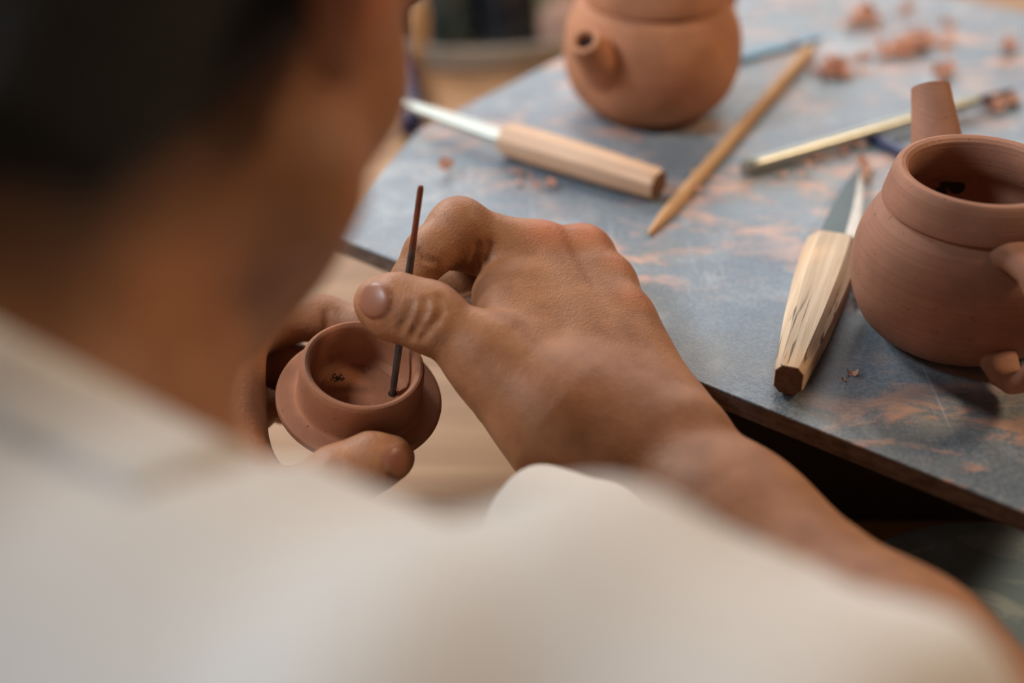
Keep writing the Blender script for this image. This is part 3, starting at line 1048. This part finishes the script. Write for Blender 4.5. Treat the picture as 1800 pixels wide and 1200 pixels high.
jar(-0.030, -0.098, 0.10, 0.024, M_glaze[0], 'dark teal glazed jar left of centre on the round tray')
jar(0.020, -0.085, 0.11, 0.026, M_glaze[1], 'blue-black glazed jar in the middle of the round tray')
jar(0.068, -0.080, 0.10, 0.024, M_glaze[2], 'khaki glazed jar right of centre on the round tray')
jar(0.105, -0.030, 0.11, 0.027, M_glaze[4], 'brown glazed jar rightmost on the round tray')
jar(-0.005, -0.030, 0.12, 0.026, M_glaze[3], 'grey-green glazed jar in the second row of the tray')
jar(-0.062, -0.020, 0.12, 0.027, M_glaze[4], 'dark brown glazed jar in the second row of the tray')
jar(0.048, -0.015, 0.12, 0.026, M_glaze[0], 'teal-black glazed jar farthest back on the tray')
a = PG(735, 70, ZT + 0.024)
wd = empty('wooden_peg', (a[0], a[1], ZT + 0.0042)); tag(wd, 'upright pale wooden peg at the left edge of the round tray', 'peg')
lathe('shaft', smooth_prof([(0, 0.0), (0.008, 0.0), (0.009, 0.02), (0.009, 0.045), (0.006, 0.055), (0.0, 0.057)], 4), M_stick, wd, 20)
a = PG(702, 112, ZT + 0.0125); b = PG(722, 222, ZT + 0.0125)
bl, L = oriented('blue_handle_tool', a, b)
tag(bl, 'dark blue tool handle on the bench below the far knife tip', 'tool')
local_sweep('handle', [ring(r, r, 20) for r in (0.008, 0.0115, 0.0122, 0.0122, 0.0110, 0.007)], [0, 0.004, L * 0.3, L * 0.7, L - 0.004, L], M_darkblue, bl, 50)
local_sweep('collar', [ring(r, r, 20) for r in (0.0062, 0.0062)], [-0.010, 0.002], M_steel_dark, bl, 50)
# ================================================================== THE PERSON
# ---------------- right hand
MI, MM, MR, ML = P(948, 452, 0.620), P(1020, 458, 0.628), P(1062, 508, 0.618), P(1092, 570, 0.601)
WR = P(1142, 780, 0.560)                    # wrist
dors = unit(camdir(0.27, -0.69, -0.66))     # back of the hand
palm = -dors
wn = unit(np.cross(unit(MM - WR), dors))    # across the hand
Wi, Wm, Wr, Wl = WR - wn * 0.014, WR - wn * 0.004, WR + wn * 0.006, WR + wn * 0.015
if np.dot(ML - MI, wn) < 0:
    Wi, Wm, Wr, Wl = WR + wn * 0.014, WR + wn * 0.004, WR - wn * 0.006, WR - wn * 0.015
fa = unit(P(1667, 1313, 0.45) - WR)
EL = P(1950, 1620, 0.415)                   # elbow
core = [
    cap(Wi, MI, 0.0165, 0.0128, 0.012), cap(Wm, MM, 0.0165, 0.0128, 0.012),
    cap(Wr, MR, 0.0155, 0.0120, 0.012), cap(Wl, ML, 0.0150, 0.0112, 0.012),
    cap(Wi + palm * 0.010, MI + palm * 0.010, 0.014, 0.010, 0.012),
    cap(Wm + palm * 0.010, MM + palm * 0.010, 0.014, 0.010, 0.012),
    cap(Wr + palm * 0.010, MR + palm * 0.010, 0.014, 0.010, 0.012),
    cap(Wl + palm * 0.012, ML + palm * 0.009, 0.016, 0.010, 0.012),
    # knuckle caps
    ball(MI + dors * 0.0035, 0.0112, 0.007), ball(MM + dors * 0.0040, 0.0112, 0.007),
    ball(MR + dors * 0.0030, 0.0102, 0.007), ball(ML + dors * 0.0025, 0.0095, 0.007),
    # extensor tendons
    cap(Wm + dors * 0.0130 - (Wm - MM) * 0.25, MM + dors * 0.0108, 0.0026, 0.0026, 0.007),
    cap(Wm + dors * 0.0135 - (Wm - MI) * 0.30, MI + dors * 0.0108, 0.0024, 0.0026, 0.007),
    cap(Wr + dors * 0.0128 - (Wr - MR) * 0.30, MR + dors * 0.0098, 0.0024, 0.0024, 0.007),
    # thumb base and web
    cap(P(985, 735, 0.566), P(868, 640, 0.574), 0.0250, 0.0158, 0.014),
    cap(P(1000, 745, 0.575), P(900, 690, 0.592), 0.025, 0.017, 0.014),
    cap(P(905, 610, 0.585), P(880, 520, 0.602), 0.0130, 0.0110, 0.012),
    cap(P(930, 640, 0.588), P(905, 520, 0.606), 0.0140, 0.0120, 0.012),
    # wrist and forearm
    cap(WR, P(1290, 930, 0.527), 0.0262, 0.0285, 0.016, dors, 0.86),
    cap(P(1290, 930, 0.527), P(1560, 1205, 0.468), 0.0285, 0.0370, 0.016, dors, 0.93),
    cap(P(1560, 1205, 0.468), EL, 0.0370, 0.0400, 0.016),
    ball(P(1212, 745, 0.548), 0.0085, 0.012),
    ball(P(1085, 835, 0.548), 0.0100, 0.014),
]
thumb = [
    cap(P(880, 652, 0.573), P(852, 622, 0.573), 0.0160, 0.0142, 0.010),
    cap(P(852, 622, 0.573), P(752, 556, 0.572), 0.0142, 0.0122, 0.008),
    ball(P(752, 556, 0.5715), 0.0128, 0.006),
    cap(P(752, 556, 0.572), P(694, 536, 0.574), 0.0122, 0.0122, 0.007),
    cap(P(694, 536, 0.574), P(660, 529, 0.577), 0.0120, 0.0086, 0.006),
    ball(P(690, 546, 0.580), 0.0108, 0.008),
]
index = [
    cap(MI, P(815, 402, 0.612), 0.0120, 0.0108, 0.008),
    ball(P(805, 398, 0.608), 0.0122, 0.006),
    cap(P(870, 440, 0.620), P(800, 430, 0.612), 0.0120, 0.0110, 0.008),
    cap(P(805, 402, 0.609), P(752, 446, 0.600), 0.0112, 0.0094, 0.006),
    cap(P(752, 446, 0.600), P(722, 492, 0.5985), 0.0094, 0.0080, 0.006),
    cap(P(722, 492, 0.5985), P(713, 512, 0.5975), 0.0082, 0.0074, 0.004),
]
middle = [
    cap(MM, P(905, 478, 0.643), 0.0125, 0.0122, 0.008),
    cap(P(905, 478, 0.643), P(812, 492, 0.640), 0.0122, 0.0125, 0.006),
    cap(P(812, 492, 0.640), P(748, 522, 0.632), 0.0125, 0.0100, 0.006),
]
ringf = [
    cap(MR, P(985, 520, 0.627), 0.0112, 0.0106, 0.008),
    cap(P(985, 520, 0.627), P(880, 548, 0.630), 0.0108, 0.0110, 0.006),
    cap(P(880, 548, 0.630), P(795, 560, 0.628), 0.0110, 0.0092, 0.006),
]
little = [
    cap(ML, P(1060, 590, 0.606), 0.0100, 0.0090, 0.008),
    cap(P(1060, 590, 0.606), P(985, 640, 0.608), 0.0088, 0.0080, 0.006),
    cap(P(985, 640, 0.608), P(935, 650, 0.610), 0.0080, 0.0068, 0.006),
]
RH = Field(core, [thumb, index, middle, ringf, little], kjoin=0.010, klimb=0.0010)
add_creases(RH, [
    # thumb knuckle folds
    (0.0022, (772, 522), (778, 545), (768, 562), (752, 580), (740, 598)),
    (0.0021, (748, 528), (746, 550), (734, 572), (722, 594)),
    (0.0018, (722, 534), (716, 556), (704, 580)),
    # index folds near the web and at the joints
    (0.0022, (840, 432), (836, 454), (832, 478)),
    (0.0020, (860, 430), (852, 456), (845, 486)),
    (0.0016, (736, 440), (746, 454), (762, 462)),
], k=0.0014)
# thumb nail
def add_nail(field, px, py, along, size, lift=0.0):
    c = field.trace(px, py)
    e = 0.001
    def f(q): return float(field(np.array([q[0]]), np.array([q[1]]), np.array([q[2]]))[0])
    n = unit([f(c + e * v) - f(c - e * v) for v in np.eye(3)])
    a = np.array(along, float); a = unit(a - n * (a @ n)); b = np.cross(n, a)
    R = np.array([a, b, n])
    groove = ell(c - n * 0.0004, (size[0] * 1.16, size[1] * 1.18, 0.0024), R, 0.0006, 's')
    plate = ell(c - n * (0.0022 - lift), (size[0], size[1], 0.0026), R, 0.0005, 'u')
    field.details += [groove, plate]
    return plate
nails = [add_nail(RH, 655, 526, P(640, 522, 0.575) - P(690, 538, 0.575), (0.0086, 0.0074), 0.0007)]
red_spots = [(MI + dors * 0.012, 0.016), (MM + dors * 0.012, 0.015), (MR + dors * 0.011, 0.011), (ML + dors * 0.01, 0.012)]

# ---------------- left hand
lw = P(370, 890, 0.575)
LMI, LMM, LMR, LML = P(415, 588, 0.614), P(378, 628, 0.632), P(362, 668, 0.640), P(356, 712, 0.638)
lcore = [
    cap(lw, LMI, 0.020, 0.0125, 0.012), cap(lw, LMM, 0.020, 0.0125, 0.012), cap(lw, LMR, 0.020, 0.0120, 0.012), cap(lw, LML, 0.020, 0.0115, 0.012),
    cap(P(420, 900, 0.568), P(520, 892, 0.564), 0.0185, 0.0140, 0.012),
    cap(P(395, 830, 0.575), P(376, 690, 0.597), 0.0150, 0.0115, 0.012),
    cap(P(340, 770, 0.585), P(350, 670, 0.605), 0.020, 0.013, 0.012),
    cap(P(388, 662, 0.602), P(384, 705, 0.596), 0.0075, 0.0075, 0.008),
    cap(lw, P(330, 1000, 0.535), 0.0250, 0.0270, 0.014),
]
LE = np.array([-0.285, 0.345, -0.055])
lcore.append(cap(P(330, 1000, 0.535), LE, 0.027, 0.038, 0.016))
lthumb = [
    cap(P(505, 892, 0.565), P(594, 850, 0.565), 0.0140, 0.0116, 0.008),
    ball(P(594, 838, 0.565), 0.0120, 0.006),
    cap(P(594, 838, 0.565), P(655, 812, 0.567), 0.0114, 0.0112, 0.006),
    cap(P(655, 812, 0.567), P(692, 804, 0.570), 0.0112, 0.0085, 0.006),
]
lindex = [
    cap(LMI, P(470, 572, 0.634), 0.0118, 0.0105, 0.008),
    cap(P(470, 572, 0.634), P(565, 558, 0.640), 0.0104, 0.0094, 0.006),
    cap(P(565, 558, 0.640), P(645, 572, 0.634), 0.0094, 0.0082, 0.006),
    cap(P(645, 572, 0.634), P(672, 582, 0.630), 0.0082, 0.0070, 0.006),
]
lmid = [
    cap(LMM, P(448, 640, 0.648), 0.0112, 0.0100, 0.008),
    cap(P(448, 640, 0.648), P(515, 640, 0.646), 0.0098, 0.0090, 0.006),
    cap(P(515, 640, 0.646), P(580, 655, 0.640), 0.0088, 0.0074, 0.006),
]
lring = [
    cap(LMR, P(446, 690, 0.654), 0.0108, 0.0098, 0.008),
    cap(P(446, 690, 0.654), P(500, 708, 0.648), 0.0094, 0.0086, 0.006),
    cap(P(500, 708, 0.648), P(560, 712, 0.640), 0.0084, 0.0072, 0.006),
]
llit = [
    cap(LML, P(428, 712, 0.636), 0.0100, 0.0090, 0.008),
    cap(P(428, 712, 0.636), P(450, 720, 0.622), 0.0086, 0.0082, 0.006),
    cap(P(450, 720, 0.622), P(478, 712, 0.616), 0.0078, 0.0064, 0.006),
]
LH = Field(lcore, [lthumb, lindex, lmid, lring, llit], kjoin=0.009, klimb=0.0010)
add_creases(LH, [
    (0.0018, (592, 812), (598, 824), (602, 840)), (0.0016, (580, 816), (586, 828)),
    (0.0018, (574, 550), (576, 566), (574, 582)),
], k=0.0014)
nails_l = [add_nail(LH, 701, 810, P(712, 808, 0.57) - P(670, 816, 0.57), (0.0074, 0.0068), 0.0008)]

def skin_mask(v, nl, reds, dark=()):
    m = np.zeros((len(v), 3), np.float32)
    X, Y, Z = v[:, 0], v[:, 1], v[:, 2]
    for p in nl:
        d = prim_eval(p, X, Y, Z)
        m[:, 0] = np.maximum(m[:, 0], np.clip(1 - (d - 0.0002) / 0.0005, 0, 1))
    for c, r in reds:
        d = np.sqrt(((v - c) ** 2).sum(1))
        m[:, 1] = np.maximum(m[:, 1], np.clip(1 - d / r, 0, 1) ** 1.2)
    for c, r in dark:
        d = np.sqrt(((v - c) ** 2).sum(1))
        m[:, 2] = np.maximum(m[:, 2], np.clip(1 - d / r, 0, 1))
    return m

# ---------------- head, neck, torso, upper arms
yaw, pit = math.radians(20), math.radians(40)
hr = np.array([math.cos(yaw), -math.sin(yaw), 0.0])
hf0 = np.array([math.sin(yaw), math.cos(yaw), 0.0])
hf = hf0 * math.cos(pit) + np.array([0, 0, -1.0]) * math.sin(pit)
hu = hf0 * math.sin(pit) + np.array([0, 0, 1.0]) * math.cos(pit)
HC_ = np.array([-0.099, 0.3765, 0.229])
HR = np.array([hr, hf, hu])
def hl(x, y, z): return HC_ + hr * x + hf * y + hu * z
def rot_local(deg, axis):
    a = math.radians(deg); c, s = math.cos(a), math.sin(a)
    M = {'x': [[1, 0, 0], [0, c, s], [0, -s, c]], 'y': [[c, 0, -s], [0, 1, 0], [s, 0, c]], 'z': [[c, s, 0], [-s, c, 0], [0, 0, 1]]}[axis]
    return np.array(M) @ HR
N0 = np.array([-0.150, 0.285, 0.118])        # base of the neck
SR = np.array([-0.012, 0.186, 0.082])        # right shoulder
SL = np.array([-0.290, 0.385, 0.098])
tf = unit((0.57, 0.82, 0))
PEL = np.array([-0.27, 0.10, -0.36])
CH = N0 + np.array([0, 0, -0.15]) - tf * 0.045
head_core = [
    ell(hl(0, -0.012, 0.022), (0.0760, 0.0950, 0.0850), HR, 0.01),
    ell(hl(0, 0.020, -0.040), (0.0620, 0.0680, 0.0720), HR, 0.02),
    cap(hl(0.059, 0.014, -0.066), hl(0.014, 0.076, -0.098), 0.0160, 0.0150, 0.025),
    cap(hl(-0.059, 0.014, -0.066), hl(-0.014, 0.076, -0.098), 0.0160, 0.0150, 0.025),
    ball(hl(0, 0.080, -0.098), 0.0150, 0.015),
    cap(hl(0.030, 0.062, -0.030), hl(0.050, 0.040, -0.030), 0.018, 0.018, 0.02),
    cap(hl(-0.030, 0.062, -0.030), hl(-0.050, 0.040, -0.030), 0.018, 0.018, 0.02),
    cap(hl(0, 0.086, 0.000), hl(0, 0.104, -0.036), 0.0070, 0.0105, 0.010),      # nose
    ball(hl(0.011, 0.094, -0.038), 0.0070, 0.006), ball(hl(-0.011, 0.094, -0.038), 0.0070, 0.006),
    cap(hl(-0.018, 0.082, -0.064), hl(0.018, 0.082, -0.064), 0.0065, 0.0065, 0.006),   # lips
    cap(hl(-0.015, 0.081, -0.074), hl(0.015, 0.081, -0.074), 0.0068, 0.0068, 0.006),
    cap(hl(-0.048, 0.070, 0.014), hl(0.048, 0.070, 0.014), 0.0100, 0.0100, 0.015),       # brow
    ball(hl(0.032, 0.085, -0.004), 0.0120, 0.008, 's'), ball(hl(-0.032, 0.085, -0.004), 0.0120, 0.008, 's'),
    ball(hl(0.032, 0.072, -0.004), 0.0125, 0.003), ball(hl(-0.032, 0.072, -0.004), 0.0125, 0.003),  # lowered lids
    # neck
    cap(hl(0, -0.030, -0.045), N0 + np.array([0.0, 0.0, 0.0]), 0.0540, 0.0600, 0.025),
    cap(hl(0, 0.005, -0.060), N0 + tf * 0.035 - np.array([0, 0, 0.02]), 0.0430, 0.0480, 0.02),
]
body_core = [
    cap(N0 + np.array([0, 0, -0.005]), SR + np.array([0, 0, 0.004]), 0.046, 0.044, 0.04),
    cap(N0 + np.array([0, 0, -0.005]), SL + np.array([0, 0, 0.004]), 0.046, 0.044, 0.04),
    ell(CH, (0.165, 0.105, 0.150), np.array([unit(SR - SL), tf, [0, 0, 1.0]]), 0.05),
    ell(CH + np.array([-0.05, -0.07, -0.18]), (0.150, 0.105, 0.150), np.array([unit(SR - SL), tf, [0, 0, 1.0]]), 0.06),
    ell(PEL, (0.165, 0.120, 0.110), np.array([unit(SR - SL), tf, [0, 0, 1.0]]), 0.06),
    ball(SR, 0.054, 0.03), ball(SL, 0.054, 0.03),
    cap(SR, EL, 0.048, 0.041, 0.02), cap(SL, LE, 0.048, 0.041, 0.02),
]
def ear(s):
    return [
        ell(hl(s * 0.0780, -0.026, -0.010), (0.0080, 0.0180, 0.0310), rot_local(-24 * s, 'z'), 0.006),
        cap(hl(s * 0.0850, -0.040, 0.010), hl(s * 0.0850, -0.038, -0.020), 0.0050, 0.0048, 0.006),
        cap(hl(s * 0.0850, -0.038, -0.020), hl(s * 0.0770, -0.018, -0.042), 0.0048, 0.0065, 0.006),
        ell(hl(s * 0.0900, -0.020, -0.008), (0.0070, 0.0090, 0.0150), rot_local(-24 * s, 'z'), 0.004, 's'),
    ]
BODY = Field(head_core + body_core, [ear(1), ear(-1)], kjoin=0.006)

vs, qs, ms, off = [], [], [], 0
def add_island(v, q, m):
    global off
    vs.append(v); qs.append(q + off); ms.append(m); off += len(v)
v, q = polygonise(RH, 0.00105)
v = taubin(v, q, 1)
add_island(v, q, skin_mask(v, nails, red_spots))
v, q = polygonise(LH, 0.00120)
v = taubin(v, q, 2)
add_island(v, q, skin_mask(v, nails_l, []))
v, q = polygonise(BODY, 0.0045)
v = taubin(v, q, 2)
earR = hl(0.082, -0.028, -0.012)
mk = skin_mask(v, [], [(earR, 0.05), (hl(-0.082, -0.028, -0.012), 0.05)])  # red ear tint stands in for light showing through
loc = (v - HC_) @ HR.T
below = 0.086 + loc[:, 2] - 1.7 * np.maximum(loc[:, 1] + 0.050, 0)      # height above the nape hairline
stubble_shade = np.clip(1 + below / 0.060, 0, 1) * (loc[:, 1] < 0.03) * (np.linalg.norm(v - HC_, axis=1) < 0.15)  # stubble at the hairline, spread wider to paint shade on the nape
stubble_shade = stubble_shade * (np.abs(loc[:, 0]) < 0.074)
mk[:, 2] = stubble_shade ** 1.6
add_island(v, q, mk)
person = np_mesh('person', np.concatenate(vs), np.concatenate(qs), M_skin, None, np.concatenate(ms))
tag(person, 'person in a white T-shirt bent over a clay lid, piercing it with a needle', 'person')

# ---------------- hair
hair_core = [head_core[0], head_core[1], head_core[17]]
def hair_clip(R, X, Y, Z):
    lx = (X - HC_[0]) * hr[0] + (Y - HC_[1]) * hr[1] + (Z - HC_[2]) * hr[2]
    ly = (X - HC_[0]) * hf[0] + (Y - HC_[1]) * hf[1] + (Z - HC_[2]) * hf[2]
    lz = (X - HC_[0]) * hu[0] + (Y - HC_[1]) * hu[1] + (Z - HC_[2]) * hu[2]
    R = R - 0.0055
    face = 0.050 - ly + 0.9 * np.maximum(lz - 0.045, 0)          # open at the face
    side = lz + 0.086 - 1.7 * np.maximum(ly + 0.050, 0)          # rises from the nape to the temple
    return smax(smax(R, -face * 0.7, 0.006), -side * 0.5, 0.010)
HAIRF = Field(hair_core, clip=hair_clip)
v, q = polygonise(HAIRF, 0.0035)
v = taubin(v, q, 2)
nz = np.sin(v @ np.array([310., 170., 60.])) * np.sin(v @ np.array([-90., 260., 330.]))
ctr = hl(0, -0.02, 0.02)
v = v + (v - ctr) / np.linalg.norm(v - ctr, axis=1)[:, None] * (nz * 0.0004)[:, None]
hair = np_mesh('hair', v, q, M_hair, person)
hair['label'] = 'short dark hair'

# ---------------- T-shirt
nnk = unit(hl(0, -0.02, -0.05) - N0)
sl_end = SR + (EL - SR) * 0.62
sl_endL = SL + (LE - SL) * 0.5
sleeve_ax = unit(EL - SR); sleeve_axL = unit(LE - SL)
shirt_core = [
    cap(N0 + np.array([0, 0, -0.014]), SR + np.array([0, 0, 0.000]), 0.052, 0.050, 0.03),
    cap(N0 + np.array([0, 0, -0.012]), SL + np.array([0, 0, 0.004]), 0.054, 0.054, 0.035),
    ell(CH, (0.178, 0.118, 0.160), np.array([unit(SR - SL), tf, [0, 0, 1.0]]), 0.05),
    ell(CH + np.array([-0.05, -0.07, -0.18]), (0.170, 0.122, 0.165), np.array([unit(SR - SL), tf, [0, 0, 1.0]]), 0.06),
    cap(CH + np.array([-0.05, -0.07, -0.18]), PEL, 0.13, 0.14, 0.06),
    ball(SR, 0.055, 0.03), ball(SL, 0.062, 0.03),
    cap(SR, P(1130, 1390, 0.295), 0.050, 0.055, 0.02),
    cap(P(1130, 1390, 0.295), P(1310, 1440, 0.325), 0.055, 0.058, 0.02),
    cap(P(1310, 1440, 0.325), P(1420, 1580, 0.345), 0.058, 0.052, 0.02),
    cap(SL, SL + (LE - SL) * 0.8, 0.060, 0.068, 0.03),
    # loose front hanging below the chest
    cap(CH + tf * 0.06 + np.array([0.03, 0.0, -0.03]), P(1110, 1120, 0.45), 0.050, 0.032, 0.02),
    cap(P(1100, 1080, 0.45), P(1000, 960, 0.50), 0.032, 0.024, 0.015),
    cap(P(1000, 960, 0.50), P(950, 895, 0.525), 0.022, 0.0105, 0.015),
]
folds = []
UNDER = Field(body_core + head_core[17:19])
def shirt_clip(R, X, Y, Z):
    def plane(p, n): return (X - p[0]) * n[0] + (Y - p[1]) * n[1] + (Z - p[2]) * n[2]
    def axis_d(p, n):
        t = plane(p, n)
        dx, dy, dz = X - p[0] - n[0] * t, Y - p[1] - n[1] * t, Z - p[2] - n[2] * t
        return np.sqrt(dx * dx + dy * dy + dz * dz), t
    out = smin(R, UNDER(X, Y, Z, True) - 0.0095, 0.004)
    for p, n, r in ((P(1400, 1470, 0.335), sleeve_ax, 0.054), (sl_endL, sleeve_axL, 0.056)):
        rd_, t = axis_d(p, n)
        near = np.maximum(t, rd_ - 0.12)
        out = np.where(rd_ < 0.12, np.maximum(out, t), out)
        hollow = np.maximum(rd_ - r, -(t + 0.03))
        out = np.where(rd_ < 0.12, np.maximum(out, -hollow), out)
    # neck opening
    rd_, _t = axis_d(N0, nnk)
    t = plane(CP0, cpn)
    out = smax(out, -np.maximum(rd_ - 0.098, -t), 0.008)
    # soft hanging folds in the cotton
    s = X * tr0[0] + Y * tr0[1]
    f = np.sin(s * 95 + Z * 38 + 1.5 * np.sin(Z * 21 + s * 9)) * 0.5 + np.sin(s * 52 - Z * 30 + 0.8) * 0.5
    away = np.clip((rd_ - 0.10) / 0.05, 0, 1)
    return out - 0.0065 * f * away
cpn = unit(nnk + 0.38 * tf)
CP0 = N0 + cpn * 0.030
tr0 = unit(SR - SL)
SHIRT = Field(shirt_core + folds, clip=shirt_clip)
v, q = polygonise(SHIRT, 0.0045)
v = taubin(v, q, 3)
shirt = np_mesh('t_shirt', v, q, M_shirt, person)
shirt['label'] = 'loose white cotton T-shirt'
def collar_clip(R, X, Y, Z):
    t = (X - CP0[0]) * cpn[0] + (Y - CP0[1]) * cpn[1] + (Z - CP0[2]) * cpn[2]
    p = (X - N0[0]) * nnk[0] + (Y - N0[1]) * nnk[1] + (Z - N0[2]) * nnk[2]
    dx, dy, dz = X - N0[0] - nnk[0] * p, Y - N0[1] - nnk[1] * p, Z - N0[2] - nnk[2] * p
    rd_ = np.sqrt(dx * dx + dy * dy + dz * dz)
    return smax(smax(R - 0.0118, np.abs(t + 0.004) - 0.010, 0.004), rd_ - 0.100, 0.004)
COLLAR = Field(body_core[:2] + head_core[17:19], clip=collar_clip)
v, q = polygonise(COLLAR, 0.0035)
co = np_mesh('collar', taubin(v, q, 2), q, M_shirt, person)
co['label'] = 'ribbed white collar'

# ---------------- trousers and stool (below the frame)
tr = unit(SR - SL)
hipR, hipL = PEL + tr * 0.085, PEL - tr * 0.085
kneeR, kneeL = hipR + tf * 0.36 + np.array([0.06, -0.02, 0.0]), hipL + tf * 0.36 + np.array([-0.06, 0.0, 0.0])
ankR, ankL = np.array([kneeR[0], kneeR[1] - 0.03, ZF + 0.06]), np.array([kneeL[0], kneeL[1] - 0.03, ZF + 0.06])
TR = Field([
    ell(PEL - np.array([0, 0, 0.01]), (0.178, 0.130, 0.095), np.array([tr, tf, [0, 0, 1.0]]), 0.04),
    cap(hipR, kneeR, 0.080, 0.060, 0.04), cap(hipL, kneeL, 0.080, 0.060, 0.04),
    cap(kneeR, ankR, 0.060, 0.045, 0.03), cap(kneeL, ankL, 0.060, 0.045, 0.03),
])
v, q = polygonise(TR, 0.009)
np_mesh('trousers', taubin(v, q, 2), q, M_trouser, person)['label'] = 'dark trousers'
for ank in (ankR, ankL):
    fv, fq = polygonise(Field([cap(ank - tf * 0.03 - np.array([0, 0, 0.025]), ank + tf * 0.14 - np.array([0, 0, 0.030]), 0.034, 0.029, 0.01), cap(ank, ank - np.array([0, 0, 0.02]), 0.038, 0.036, 0.02)]), 0.005)
    np_mesh('shoe', fv, fq, M_black, person)
stool_top = PEL[2] - 0.128
stl = empty('stool', (PEL[0], PEL[1], ZF))
tag(stl, 'round wooden stool under the seated person', 'stool')
lathe('seat', [(0, stool_top - ZF - 0.03), (0.15, stool_top - ZF - 0.03), (0.155, stool_top - ZF - 0.015), (0.15, stool_top - ZF), (0, stool_top - ZF)], M_stool, stl, 48)
for k in range(4):
    a = math.pi / 4 + k * math.pi / 2
    sweep('leg', [(0.14 * math.cos(a), 0.14 * math.sin(a), 0.0), (0.10 * math.cos(a), 0.10 * math.sin(a), stool_top - ZF - 0.03)], [ring(0.014, 0.014, 12), ring(0.017, 0.017, 12)], M_stool, stl)
